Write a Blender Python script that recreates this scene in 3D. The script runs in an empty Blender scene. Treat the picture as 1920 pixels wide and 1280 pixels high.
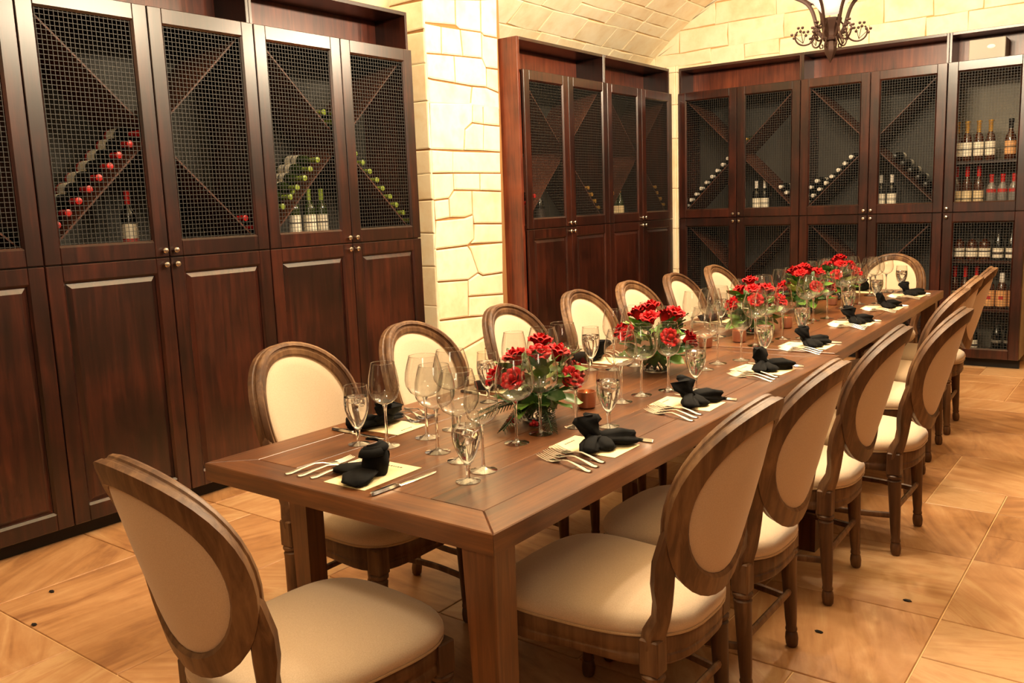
import bpy, bmesh, math, random
from mathutils import Vector, Matrix
sc = bpy.context.scene
col = sc.collection
PI = math.pi
R = math.radians
rng = random.Random(11)

# ------------------------------------------------------------------ camera, world, lamps, exposure
def make_camera():
    cx, cy, cz, yaw, pitch, roll, f = CAM
    cp, sp, sy, cyw = math.cos(pitch), math.sin(pitch), math.sin(yaw), math.cos(yaw)
    fwd = Vector((sy * cp, cyw * cp, -sp)); right = Vector((cyw, -sy, 0)); up = right.cross(fwd)
    r2 = right * math.cos(roll) + up * math.sin(roll)
    u2 = -right * math.sin(roll) + up * math.cos(roll)
    m = Matrix(((r2.x, u2.x, -fwd.x, cx), (r2.y, u2.y, -fwd.y, cy), (r2.z, u2.z, -fwd.z, cz), (0, 0, 0, 1)))
    cam = bpy.data.cameras.new('camera')
    cam.sensor_width = 36.0
    cam.lens = f / 1920 * 36.0
    cam.clip_start = 0.05
    o = bpy.data.objects.new('camera', cam); col.objects.link(o)
    o.matrix_world = m
    sc.camera = o
CAM = (1.6775, -1.4201, 1.4689, -0.6482, 0.1547, -0.0369, 1642.3)
make_camera()

w = bpy.data.worlds.new('world'); sc.world = w; w.use_nodes = True
w.node_tree.nodes['Background'].inputs[0].default_value = (1.0, 0.8, 0.6, 1)
w.node_tree.nodes['Background'].inputs[1].default_value = 0.02

WARM = (1.0, 0.815, 0.565)
def point(name, loc, watts, rad, colr=WARM):
    l = bpy.data.lights.new(name, 'POINT'); l.energy = watts; l.shadow_soft_size = rad; l.color = colr
    o = bpy.data.objects.new(name, l); col.objects.link(o); o.location = loc
    return o
# lamps of the chandelier in view (hung over the far table) and of its twin over the near table, then two added fill lamps
for k in range(6):
    a = 2 * PI * k / 6 + .35
    point('chandelier_lamp', (0.04 + 0.36 * math.cos(a), 3.86 + 0.36 * math.sin(a), 2.905), 66, 0.03)
    point('near_chandelier_lamp', (0.06 + 0.36 * math.cos(a), 1.9 + 0.36 * math.sin(a), 2.905), 52, 0.03)
point('overhead_fill_lamp', (0.1, -0.8, 2.95), 70, 0.2)  # added fill above the near head chair, lifts the upper left doors
point('corner_fill_lamp', (2.15, -2.3, 2.45), 46, 0.3)  # added fill from the rear right corner, for the backs of the chairs

vs = sc.view_settings
vs.view_transform = 'Standard'; vs.look = 'None'; vs.exposure = -0.1; vs.gamma = 1.0
vs.use_curve_mapping = False
sc.cycles.transparent_max_bounces = 48
sc.cycles.max_bounces = 12
sc.cycles.caustics_reflective = False
sc.cycles.caustics_refractive = False
sc.cycles.sample_clamp_indirect = 6.0

# ------------------------------------------------------------------ materials
def lin(c):
    f = lambda v: v / 12.92 if v <= 0.04045 else ((v + 0.055) / 1.055) ** 2.4
    return tuple(f(v / 255.0) for v in c) + (1.0,)

def newmat(name):
    m = bpy.data.materials.new(name); m.use_nodes = True
    nt = m.node_tree; b = nt.nodes['Principled BSDF']
    return m, nt, b

def plain(name, c, rough=0.5, metal=0.0, spec=0.5, coat=0.0, emit=None, estr=0.0):
    m, nt, b = newmat(name)
    b.inputs['Base Color'].default_value = lin(c)
    b.inputs['Roughness'].default_value = rough
    b.inputs['Metallic'].default_value = metal
    b.inputs['Specular IOR Level'].default_value = spec
    b.inputs['Coat Weight'].default_value = coat
    if emit:
        b.inputs['Emission Color'].default_value = lin(emit); b.inputs['Emission Strength'].default_value = estr
    return m

def node(nt, t, **kw):
    n = nt.nodes.new(t)
    for k, v in kw.items(): setattr(n, k, v)
    return n

def ramp(nt, stops):
    r = node(nt, 'ShaderNodeValToRGB')
    e = r.color_ramp.elements
    while len(e) < len(stops): e.new(0.5)
    for i, (p, c) in enumerate(stops):
        e[i].position = p; e[i].color = lin(c)
    return r

def wood(name, dark, mid, light, axis='z', scale=1.0, rough=0.4, coat=0.0, stretch=9.0, bump=0.15, vary=0.25, spec=0.4):
    m, nt, b = newmat(name)
    L = nt.links.new
    tc = node(nt, 'ShaderNodeTexCoord'); oi = node(nt, 'ShaderNodeObjectInfo')
    off = node(nt, 'ShaderNodeVectorMath', operation='SCALE'); off.inputs[3].default_value = 37.0
    cmb = node(nt, 'ShaderNodeCombineXYZ')
    for i in range(3): L(oi.outputs['Random'], cmb.inputs[i])
    L(cmb.outputs[0], off.inputs[0])
    add = node(nt, 'ShaderNodeVectorMath', operation='ADD'); L(tc.outputs['Object'], add.inputs[0]); L(off.outputs[0], add.inputs[1])
    mp = node(nt, 'ShaderNodeMapping')
    s = [stretch * 5 * scale] * 3; s['xyz'.index(axis)] = 5 * scale / 2.2
    mp.inputs['Scale'].default_value = s
    L(add.outputs[0], mp.inputs[0])
    n1 = node(nt, 'ShaderNodeTexNoise'); n1.inputs['Scale'].default_value = 1.0; n1.inputs['Detail'].default_value = 6; n1.inputs['Roughness'].default_value = 0.62; n1.inputs['Distortion'].default_value = 0.6
    L(mp.outputs[0], n1.inputs['Vector'])
    n2 = node(nt, 'ShaderNodeTexNoise'); n2.inputs['Scale'].default_value = 3.2 * scale; n2.inputs['Detail'].default_value = 3
    L(add.outputs[0], n2.inputs['Vector'])
    mix = node(nt, 'ShaderNodeMath', operation='MULTIPLY_ADD'); L(n2.outputs[0], mix.inputs[0]); mix.inputs[1].default_value = 0.45
    sub = node(nt, 'ShaderNodeMath', operation='MULTIPLY'); L(n1.outputs[0], sub.inputs[0]); sub.inputs[1].default_value = 0.62
    L(sub.outputs[0], mix.inputs[2])
    rv = node(nt, 'ShaderNodeMath', operation='MULTIPLY_ADD'); L(oi.outputs['Random'], rv.inputs[0]); rv.inputs[1].default_value = vary * 0.4; L(mix.outputs[0], rv.inputs[2])
    r = ramp(nt, [(0.36, dark), (0.54, mid), (0.74, light)])
    L(rv.outputs[0], r.inputs[0]); L(r.outputs[0], b.inputs['Base Color'])
    b.inputs['Roughness'].default_value = rough; b.inputs['Coat Weight'].default_value = coat; b.inputs['Coat Roughness'].default_value = 0.25
    b.inputs['Specular IOR Level'].default_value = spec
    bp = node(nt, 'ShaderNodeBump'); bp.inputs['Strength'].default_value = bump; bp.inputs['Distance'].default_value = 0.004
    L(n1.outputs[0], bp.inputs['Height']); L(bp.outputs[0], b.inputs['Normal'])
    return m

def stone(name, stops, nscale=3.0, rough=0.75, vary=0.25, bump=0.3, vein=None, spec=0.3, world=True):
    m, nt, b = newmat(name); L = nt.links.new
    oi = node(nt, 'ShaderNodeObjectInfo'); tc = node(nt, 'ShaderNodeTexCoord')
    cmb = node(nt, 'ShaderNodeCombineXYZ')
    for i in range(3): L(oi.outputs['Random'], cmb.inputs[i])
    off = node(nt, 'ShaderNodeVectorMath', operation='SCALE'); off.inputs[3].default_value = 23.0; L(cmb.outputs[0], off.inputs[0])
    add = node(nt, 'ShaderNodeVectorMath', operation='ADD'); L(tc.outputs['Object'], add.inputs[0]); L(off.outputs[0], add.inputs[1])
    n1 = node(nt, 'ShaderNodeTexNoise'); n1.inputs['Scale'].default_value = nscale; n1.inputs['Detail'].default_value = 5; n1.inputs['Roughness'].default_value = 0.6
    L(add.outputs[0], n1.inputs['Vector'])
    src = n1.outputs[0]
    if vein:
        rot = node(nt, 'ShaderNodeVectorRotate', rotation_type='Z_AXIS'); L(add.outputs[0], rot.inputs['Vector'])
        ang = node(nt, 'ShaderNodeMath', operation='MULTIPLY'); L(oi.outputs['Random'], ang.inputs[0]); ang.inputs[1].default_value = 41.0
        L(ang.outputs[0], rot.inputs['Angle'])
        mp = node(nt, 'ShaderNodeMapping'); mp.inputs['Scale'].default_value = (1.2, 6.5, 1); L(rot.outputs[0], mp.inputs[0])
        n3 = node(nt, 'ShaderNodeTexNoise'); n3.inputs['Scale'].default_value = 1.6; n3.inputs['Detail'].default_value = 7; n3.inputs['Distortion'].default_value = 1.6; n3.inputs['Roughness'].default_value = 0.6
        L(mp.outputs[0], n3.inputs['Vector'])
        mx = node(nt, 'ShaderNodeMath', operation='MULTIPLY_ADD'); L(n3.outputs[0], mx.inputs[0]); mx.inputs[1].default_value = vein
        ml = node(nt, 'ShaderNodeMath', operation='MULTIPLY'); L(n1.outputs[0], ml.inputs[0]); ml.inputs[1].default_value = 1 - vein; L(ml.outputs[0], mx.inputs[2])
        src = mx.outputs[0]
    rv = node(nt, 'ShaderNodeMath', operation='MULTIPLY_ADD'); L(oi.outputs['Random'], rv.inputs[0]); rv.inputs[1].default_value = vary; 
    sb = node(nt, 'ShaderNodeMath', operation='SUBTRACT'); L(src, sb.inputs[0]); sb.inputs[1].default_value = vary / 2; L(sb.outputs[0], rv.inputs[2])
    r = ramp(nt, stops); L(rv.outputs[0], r.inputs[0]); L(r.outputs[0], b.inputs['Base Color'])
    b.inputs['Roughness'].default_value = rough; b.inputs['Specular IOR Level'].default_value = spec
    bp = node(nt, 'ShaderNodeBump'); bp.inputs['Strength'].default_value = bump; bp.inputs['Distance'].default_value = 0.01
    L(src, bp.inputs['Height']); L(bp.outputs[0], b.inputs['Normal'])
    return m

def thin_glass(name, tint=(255, 255, 255), ior=1.5, rough=0.02, boost=1.0, edge=(0.50, 0.48, 0.44, 1)):
    # a thin blown shell: light passes straight through, the surface mirrors by Fresnel
    m = bpy.data.materials.new(name); m.use_nodes = True; nt = m.node_tree; nt.nodes.clear(); L = nt.links.new
    out = node(nt, 'ShaderNodeOutputMaterial'); mx = node(nt, 'ShaderNodeMixShader')
    tr = node(nt, 'ShaderNodeBsdfTransparent'); tr.inputs[0].default_value = lin(tint)
    gl = node(nt, 'ShaderNodeBsdfGlossy'); gl.inputs['Roughness'].default_value = rough
    fr = node(nt, 'ShaderNodeFresnel'); ge = node(nt, 'ShaderNodeNewGeometry')
    io = node(nt, 'ShaderNodeMapRange'); io.inputs[3].default_value = ior; io.inputs[4].default_value = 1 / ior   # same reflectance from both faces of the shell
    L(ge.outputs['Backfacing'], io.inputs[0]); L(io.outputs[0], fr.inputs[0])
    lw = node(nt, 'ShaderNodeLayerWeight'); lw.inputs[0].default_value = 0.32          # the wall is seen longer edge-on and absorbs more
    tm = node(nt, 'ShaderNodeMixRGB'); tm.inputs[1].default_value = lin(tint); tm.inputs[2].default_value = edge
    pw = node(nt, 'ShaderNodeMath', operation='POWER'); pw.inputs[1].default_value = 2.2; L(lw.outputs['Facing'], pw.inputs[0])
    L(pw.outputs[0], tm.inputs[0]); L(tm.outputs[0], tr.inputs[0])
    mu = node(nt, 'ShaderNodeMath', operation='MULTIPLY', use_clamp=True); mu.inputs[1].default_value = boost
    L(fr.outputs[0], mu.inputs[0]); L(mu.outputs[0], mx.inputs[0]); L(tr.outputs[0], mx.inputs[1]); L(gl.outputs[0], mx.inputs[2]); L(mx.outputs[0], out.inputs[0])
    return m

def solid_glass(name, tint=(255, 255, 255), ior=1.45, rough=0.0):
    m, nt, b = newmat(name)
    b.inputs['Base Color'].default_value = lin(tint); b.inputs['Transmission Weight'].default_value = 1.0
    b.inputs['Roughness'].default_value = rough; b.inputs['IOR'].default_value = ior
    return m

def fabric(name, c, c2, scale=420, rough=0.9, sheen=0.3):
    m, nt, b = newmat(name); L = nt.links.new
    tc = node(nt, 'ShaderNodeTexCoord')
    n = node(nt, 'ShaderNodeTexNoise'); n.inputs['Scale'].default_value = scale; n.inputs['Detail'].default_value = 2; L(tc.outputs['Object'], n.inputs['Vector'])
    r = ramp(nt, [(0.3, c2), (0.7, c)]); L(n.outputs[0], r.inputs[0]); L(r.outputs[0], b.inputs['Base Color'])
    b.inputs['Roughness'].default_value = rough; b.inputs['Sheen Weight'].default_value = sheen; b.inputs['Specular IOR Level'].default_value = 0.15
    bp = node(nt, 'ShaderNodeBump'); bp.inputs['Strength'].default_value = 0.12; bp.inputs['Distance'].default_value = 0.001
    L(n.outputs[0], bp.inputs['Height']); L(bp.outputs[0], b.inputs['Normal'])
    return m

M = {}
MAH = ((13, 6, 4), (36, 14, 9), (66, 28, 17))
for ax in 'xyz':
    M['mah_' + ax] = wood('mahogany_' + ax, *MAH, axis=ax, rough=0.32, coat=0.5, bump=0.05, vary=0.2, stretch=7)
    M['table_' + ax] = wood('table_oak_' + ax, (52, 28, 13), (90, 51, 24), (122, 75, 38), axis=ax, rough=0.36, coat=0.3, bump=0.12, vary=0.14)
M['mah_red'] = wood('mahogany_red', (40, 15, 9), (88, 38, 24), (124, 60, 38), axis='z', rough=0.4, coat=0.15, bump=0.05, vary=0.2, stretch=7)  # redder, lighter mahogany: light on cubby backs and end panel put in colour
M['chair_wood'] = wood('weathered_oak', (54, 34, 20), (86, 56, 34), (132, 98, 66), axis='z', rough=0.5, bump=0.25, vary=0.2, stretch=6)
M['linen'] = fabric('linen', (214, 192, 166), (200, 176, 148))
M['piping'] = fabric('piping', (196, 168, 132), (180, 150, 114))
M['back_panel'] = plain('rack_back_shaded', (50, 47, 41), 0.7)  # dark copy of the backing, shade inside the racks put into its colour
M['back_lit'] = plain('liquor_back_lit', (118, 112, 100), 0.7)  # pale copy of the same backing, coloured as lit in the liquor cabinet
M['rack'] = wood('rack_board', (44, 22, 15), (70, 38, 27), (96, 56, 42), axis='x', rough=0.5, bump=0.05)
M['wire'] = plain('wire', (44, 43, 41), 0.55, 0.0)
M['chrome'] = plain('satin_nickel', (205, 198, 188), 0.22, 1.0)
M['steel'] = plain('steel', (226, 222, 216), 0.14, 1.0)
M['toe'] = plain('toe_kick', (20, 10, 7), 0.7)
STONE = [(0.25, (234, 212, 174)), (0.45, (245, 230, 198)), (0.62, (250, 240, 213)), (0.8, (241, 222, 184))]
M['stone'] = stone('wall_stone', STONE, 5.0, 0.8, 0.22, 0.25)
M['mortar'] = plain('mortar', (160, 116, 70), 0.95)
M['mortar_pale'] = plain('mortar_pale', (206, 168, 116), 0.95)
M['plaster'] = stone('plain_stone', STONE, 2.0, 0.85, 0.0, 0.2)
TILE = [(0.28, (146, 100, 64)), (0.42, (178, 130, 86)), (0.52, (190, 144, 100)), (0.62, (202, 162, 118)), (0.76, (184, 136, 92))]
M['tile'] = stone('floor_sandstone', TILE, 4.0, 0.42, 0.26, 0.12, vein=0.62, spec=0.4)
M['grout'] = plain('grout', (222, 188, 142), 0.9)
M['bowl'] = thin_glass('glass_shell', (248, 249, 248), 1.5, 0.03, 1.9)
M['foot'] = thin_glass('glass_foot', (250, 250, 248), 1.5, 0.1, 3.0, (0.93, 0.92, 0.9, 1))
M['stem'] = solid_glass('glass_solid', (255, 255, 255), 1.45)
M['water'] = solid_glass('water', (252, 253, 255), 1.33)
M['ice'] = solid_glass('ice', (255, 255, 255), 1.31, 0.12)
M['napkin'] = fabric('black_napkin', (13, 12, 13), (7, 7, 8), 300, 0.85, 0.0)
M['card'] = plain('cream_card', (244, 226, 178), 0.6)
M['ink'] = plain('ink', (60, 48, 36), 0.7)
M['rose'] = fabric('red_petal', (204, 12, 22), (160, 5, 12), 60, 0.6, 0.05)
M['leaf'] = plain('leaf_green', (104, 146, 56), 0.42)
M['leaf_dark'] = plain('leaf_dark', (58, 98, 42), 0.4)
M['leaf_pale'] = plain('leaf_pale', (158, 172, 84), 0.45)
M['fern'] = plain('fir_green', (42, 62, 34), 0.6)
M['berry'] = plain('berry', (170, 20, 24), 0.3)
M['copper'] = plain('copper_glass', (176, 120, 96), 0.3, 0.6)
M['wax'] = plain('wax', (250, 226, 180), 0.5)
M['flame'] = plain('flame', (255, 200, 120), 0.5, emit=(255, 190, 110), estr=6)
M['iron'] = plain('wrought_iron', (66, 44, 36), 0.5, 0.4)
M['shade'] = plain('lit_shade', (250, 232, 214), 0.4, emit=(255, 226, 200), estr=1.1)
M['bulb'] = plain('lit_bulb', (255, 240, 220), 0.4, emit=(255, 214, 160), estr=12)
M['bottle_black'] = plain('bottle_black', (14, 16, 14), 0.12, coat=0.4)
M['bottle_green'] = plain('bottle_green', (36, 48, 18), 0.12, coat=0.4)
M['bottle_brown'] = plain('bottle_brown', (60, 26, 10), 0.12, coat=0.4)
M['bottle_clear'] = plain('bottle_clear', (120, 116, 112), 0.1, coat=0.6)
M['cap_red'] = plain('capsule_red', (186, 28, 26), 0.35)
M['cap_green'] = plain('capsule_green', (132, 152, 54), 0.35)
M['cap_white'] = plain('capsule_white', (226, 220, 210), 0.35)
M['cap_gold'] = plain('capsule_gold', (196, 150, 66), 0.32, 0.5)
M['cap_black'] = plain('capsule_black', (22, 20, 20), 0.35)
M['label_white'] = plain('label_white', (232, 224, 206), 0.6)
M['label_cream'] = plain('label_cream', (222, 200, 158), 0.6)
M['label_amber'] = plain('label_amber', (214, 160, 104), 0.6)
M['label_grey'] = plain('label_grey', (120, 116, 108), 0.6)
M['label_red'] = plain('label_red', (176, 40, 32), 0.6)
M['label_dark'] = plain('label_dark', (46, 36, 32), 0.6)
M['box_grey'] = plain('box_grey', (158, 152, 142), 0.5)
M['pale'] = plain('pale_white', (245, 242, 232), 0.5)
# ------------------------------------------------------------------ mesh builder
class MB:
    def __init__(s): s.v = []; s.f = []; s.mi = []; s.m = 0
    def add(s, vs_, fs):
        o = len(s.v); s.v += [tuple(p) for p in vs_]
        s.f += [tuple(i + o for i in f) for f in fs]; s.mi += [s.m] * len(fs)
        return s
    def box(s, a, b, c=0.0):
        x0, y0, z0 = (min(a[i], b[i]) for i in range(3)); x1, y1, z1 = (max(a[i], b[i]) for i in range(3))
        if c <= 0:
            v = [(x, y, z) for z in (z0, z1) for y in (y0, y1) for x in (x0, x1)]
            return s.add(v, [(0, 2, 3, 1), (4, 5, 7, 6), (0, 1, 5, 4), (2, 6, 7, 3), (0, 4, 6, 2), (1, 3, 7, 5)])
        c = min(c, (x1 - x0) * .45, (y1 - y0) * .45, (z1 - z0) * .45)
        X, Y, Z = (x0, x1), (y0, y1), (z0, z1); sg = (1, -1)
        v = []; idx = {}
        for i in (0, 1):
            for j in (0, 1):
                for k in (0, 1):
                    for ax in range(3):
                        p = [X[i] + sg[i] * c, Y[j] + sg[j] * c, Z[k] + sg[k] * c]
                        p[ax] = (X[i], Y[j], Z[k])[ax]
                        idx[i, j, k, ax] = len(v); v.append(p)
        f = []
        for ax in range(3):
            for e in (0, 1):
                q = []
                for (p, r) in ((0, 0), (1, 0), (1, 1), (0, 1)):
                    t = [0, 0, 0]; t[ax] = e; t[(ax + 1) % 3] = p; t[(ax + 2) % 3] = r
                    q.append(idx[t[0], t[1], t[2], ax])
                f.append(tuple(q if e else q[::-1]))
            a1, a2 = (ax + 1) % 3, (ax + 2) % 3
            for p in (0, 1):
                for r in (0, 1):
                    t0 = [0, 0, 0]; t0[a1] = p; t0[a2] = r; t1 = list(t0); t1[ax] = 1
                    q = [idx[(*t0, a1)], idx[(*t1, a1)], idx[(*t1, a2)], idx[(*t0, a2)]]
                    f.append(tuple(q if (p == r) == True else q[::-1]))
        for i in (0, 1):
            for j in (0, 1):
                for k in (0, 1):
                    q = [idx[i, j, k, a] for a in range(3)]
                    f.append(tuple(q if (i + j + k) % 2 else q[::-1]))
        return s.add(v, f)
    def loft(s, rings, closed=True, cap0=True, cap1=True, loop=False):
        n = len(rings[0]); v = [p for r in rings for p in r]; f = []
        m = len(rings)
        for i in range(m if loop else m - 1):
            a, b = i * n, ((i + 1) % m) * n
            for j in range(n if closed else n - 1):
                k = (j + 1) % n
                f.append((a + j, a + k, b + k, b + j))
        if closed and not loop:
            if cap0: f.append(tuple(range(n - 1, -1, -1)))
            if cap1: f.append(tuple((m - 1) * n + j for j in range(n)))
        return s.add(v, f)
    def lathe(s, prof, n=16, c=(0, 0), cap0=True, cap1=True):
        rings = [[(c[0] + r * math.cos(2 * PI * j / n), c[1] + r * math.sin(2 * PI * j / n), z) for j in range(n)] for r, z in prof]
        return s.loft(rings, True, cap0, cap1)
    def tube(s, path, rad, n=8, loop=False, flat=None):
        P = [Vector(p) for p in path]; m = len(P)
        if not hasattr(rad, '__len__'): rad = [rad] * m
        rings = []; ref = Vector((0, 0, 1)); prev = None
        for i, p in enumerate(P):
            a = P[(i - 1) % m] if (loop or i > 0) else P[i]; b = P[(i + 1) % m] if (loop or i < m - 1) else P[i]
            t = (b - a).normalized()
            if prev is None:
                u = t.cross(ref)
                if u.length < 1e-3: u = t.cross(Vector((1, 0, 0)))
                u.normalize()
            else:
                u = prev - t * prev.dot(t)
                if u.length < 1e-6: u = t.orthogonal()
                u.normalize()
            prev = u; w_ = t.cross(u)
            ru, rw = (rad[i] if hasattr(rad[i], '__len__') else (rad[i], rad[i]))
            rings.append([tuple(p + u * (ru * math.cos(2 * PI * j / n)) + w_ * (rw * math.sin(2 * PI * j / n))) for j in range(n)])
        return s.loft(rings, True, True, True, loop)
    def ball(s, c, r, n=10, m=6, sq=(1, 1, 1)):
        rings = []
        for i in range(1, m):
            a = PI * i / m
            rings.append([(c[0] + sq[0] * r * math.sin(a) * math.cos(2 * PI * j / n), c[1] + sq[1] * r * math.sin(a) * math.sin(2 * PI * j / n), c[2] - sq[2] * r * math.cos(a)) for j in range(n)])
        return s.loft(rings)
    def xf(s, mat, start=0):
        for i in range(start, len(s.v)): s.v[i] = tuple(mat @ Vector(s.v[i]))
        return s
    def mesh(s, name, mats, smooth=None):
        me = bpy.data.meshes.new(name); me.from_pydata(s.v, [], s.f)
        if not isinstance(mats, (list, tuple)): mats = [mats]
        for m in mats: me.materials.append(M[m] if isinstance(m, str) else m)
        if len(mats) > 1: me.polygons.foreach_set('material_index', s.mi)
        if smooth is not None:
            me.polygons.foreach_set('use_smooth', [True] * len(me.polygons))
            me.set_sharp_from_angle(angle=R(smooth))
        me.validate(); me.update()
        return me
    def build(s, name, mats, parent=None, smooth=None, loc=None):
        return obj(name, s.mesh(name, mats, smooth), parent, loc)

def obj(name, me, parent=None, loc=None, rot=None):
    o = bpy.data.objects.new(name, me); col.objects.link(o)
    if parent: o.parent = parent
    if loc is not None: o.location = loc
    if rot is not None: o.rotation_euler = rot
    return o
def tag(o, label, cat, group=None, kind=None):
    o['label'] = label; o['category'] = cat
    if group: o['group'] = group
    if kind: o['kind'] = kind
    return o
def thing(name, label, cat, loc=(0, 0, 0), rz=0, group=None):
    o = obj(name, None, None, loc, (0, 0, rz)); return tag(o, label, cat, group)
def struct(o):
    o['kind'] = 'structure'; return o
def dup(root, loc, rot, label, group=None):
    r = root.copy(); col.objects.link(r); r.location = loc; r.rotation_euler = rot; r['label'] = label
    if group: r['group'] = group
    for ch in root.children:
        c = ch.copy(); col.objects.link(c); c.parent = r
        for g in ch.children:
            d = g.copy(); col.objects.link(d); d.parent = c
    return r
ORD = ['first', 'second', 'third', 'fourth', 'fifth', 'sixth', 'seventh', 'eighth', 'ninth', 'tenth', 'eleventh', 'twelfth']

# ------------------------------------------------------------------ the room
XW, YB, YF = 2.87, 7.05, -3.0
VR, VZ = 4.2, -0.256                     # vault: radius and height of its axis
def vault_z(x): return VZ + math.sqrt(VR * VR - x * x)

def poly_stone(poly, fn, t, bev=0.008, gap=0.005):
    """a block: outline poly (2D), fn(a,b,h) -> 3D, face proud by t"""
    n = len(poly); cx = sum(p[0] for p in poly) / n; cy = sum(p[1] for p in poly) / n
    area = sum(poly[i][0] * poly[(i + 1) % n][1] - poly[(i + 1) % n][0] * poly[i][1] for i in range(n))
    if area < 0: poly = poly[::-1]
    def inset(d):
        out = []
        for i in range(n):
            p0, p1, p2 = Vector(poly[i - 1]), Vector(poly[i]), Vector(poly[(i + 1) % n])
            e1 = (p1 - p0).normalized(); e2 = (p2 - p1).normalized()
            n1 = Vector((-e1.y, e1.x)); n2 = Vector((-e2.y, e2.x)); b = n1 + n2
            if b.length < 1e-4: b = n1
            b.normalize(); k = max(0.45, b.dot(n1))
            out.append(p1 + b * (d / k))
        return out
    a, b = inset(gap), inset(gap + bev)
    mb = MB()
    mb.loft([[fn(p.x, p.y, -0.004) for p in a], [fn(p.x, p.y, t - bev * 0.6) for p in a], [fn(p.x, p.y, t) for p in b]], True, False, True)
    return mb

def courses(a0, a1, b0, b1, hmin, hmax, wmin, wmax, rnd, keep=None):
    """uneven ashlar outlines filling a rectangle"""
    out = []; b = b0
    while b < b1 - 0.06:
        h = rnd.uniform(hmin, hmax)
        if b + h > b1 - 0.1: h = b1 - b
        a = a0 - rnd.uniform(0, wmax * 0.6)
        while a < a1:
            wd = rnd.uniform(wmin, wmax)
            A0, A1 = max(a, a0), min(a + wd, a1)
            if A1 - A0 > 0.05:
                cuts = [(b, b + h)]
                if h > hmax * 0.8 and rnd.random() < 0.3: cuts = [(b, b + h * 0.48), (b + h * 0.48, b + h)]
                for (c0, c1) in cuts:
                    j = lambda: rnd.uniform(-0.008, 0.008)
                    out.append([(A0 + j(), c0 + j()), ((A0 + A1) / 2 + j() * 3, c0 + j()), (A1 + j(), c0 + j()), (A1 + j(), (c0 + c1) / 2), (A1 + j(), c1 + j()), ((A0 + A1) / 2 + j() * 3, c1 + j()), (A0 + j(), c1 + j())])
            a += wd
        b += h
    return out

# floor: grout bed with random ashlar sandstone tiles let into it
fl = MB().box((-XW - .1, YF - .1, -0.12), (XW + .1, YB + .1, -0.005)).build('floor', 'grout'); struct(fl)
def lay_tiles():
    rnd = random.Random(4); u = 0.302; x0, y0 = -XW + .06, -0.7
    nx, ny = 19, 26; used = [[False] * ny for _ in range(nx)]; cache = {}
    for j in range(ny):
        for i in range(nx):
            if used[i][j]: continue
            opts = [(2, 1), (2, 1), (2, 2), (1, 1), (1, 2), (3, 2), (2, 2)]; rnd.shuffle(opts)
            for (a, b) in opts + [(1, 1)]:
                if i + a <= nx and j + b <= ny and not any(used[i + p][j + q] for p in range(a) for q in range(b)): break
            for p in range(a):
                for q in range(b): used[i + p][j + q] = True
            g = 0.0028
            if (a, b) not in cache:
                cache[a, b] = MB().box((g, g, -0.03), (a * u - g, b * u - g, 0), 0.002).mesh('tile', 'tile')
            obj('tile', cache[a, b], fl, (x0 + i * u, y0 + j * u, rnd.uniform(-0.0008, 0)))
    MB().box((x0, YF, -0.03), (x0 + nx * u, y0 - 0.003, -0.001)).build('tile_strip', 'tile', fl)
lay_tiles()

# ceiling: barrel vault
def lay_vault():
    n = 40; ring0 = []; amax = math.asin((XW + .05) / VR)
    inn = [(VR * math.sin(-amax + 2 * amax * i / n), VZ + VR * math.cos(-amax + 2 * amax * i / n)) for i in range(n + 1)]
    outr = [((VR + .12) * math.sin(-amax + 2 * amax * i / n), VZ + (VR + .12) * math.cos(-amax + 2 * amax * i / n)) for i in range(n + 1)]
    prof = inn + outr[::-1]
    mb = MB(); mb.loft([[(x, y, z) for x, z in prof] for y in (YF - .1, YB + .1)], True)
    c = mb.build('ceiling', 'mortar_pale'); struct(c)
    rnd = random.Random(8)
    def fn(a, b, h):                      # a along y, b arc length from the left springing
        th = -amax + b / VR
        r = VR - h - 0.001
        return (r * math.sin(th), a, VZ + r * math.cos(th))
    for p in courses(2.0, YB - 0.012, 0.0, 2.6, 0.2, 0.32, 0.26, 0.56, rnd):
        poly_stone(p, fn, 0.009 + rnd.uniform(0, 0.006), 0.006, 0.003).build('stone', 'stone', c)
    # the rest of the vault, out of sight, in larger courses
    for p in courses(YF, 2.0, 0.0, 2 * amax * VR, 0.9, 1.2, 1.2, 1.7, rnd) + courses(2.0, YB - 0.012, 2.6, 2 * amax * VR, 0.9, 1.2, 1.2, 1.7, rnd):
        poly_stone(p, fn, 0.012).build('stone', 'stone', c)
lay_vault()

# walls
wl = struct(MB().box((-XW - .12, YF, 0), (-XW, YB, 3.0)).build('wall_left', 'plaster'))
wr = struct(MB().box((XW, YF, 0), (XW + .12, YB, 3.0)).build('wall_right', 'plaster'))
wf = struct(MB().box((-XW - .1, YF - .12, 0), (XW + .1, YF, 4.1)).build('wall_front', 'plaster'))
wb = struct(MB().box((-XW - .1, YB, 0), (XW + .1, YB + .12, 4.1)).build('wall_back', 'mortar_pale'))
MB().box((XW - .45, YF, 0), (XW - .001, YB, 2.7)).build('bounce_absorber', 'mah_z', wr)  # unseen dark block, added to cut bounce light on the lower room
MB().box((-XW, YF + .001, 0), (XW - .45, YF + .4, 2.7)).build('bounce_absorber', 'mah_z', wf)  # second unseen block along the front wall, added to soak up fill
rnd = random.Random(21)
def clip_arch(poly):
    out = []
    for x, z in poly: out.append((x, min(z, vault_z(x) + 0.03)))
    return out if max(q[1] for q in out) - min(q[1] for q in out) > 0.06 else None
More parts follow.
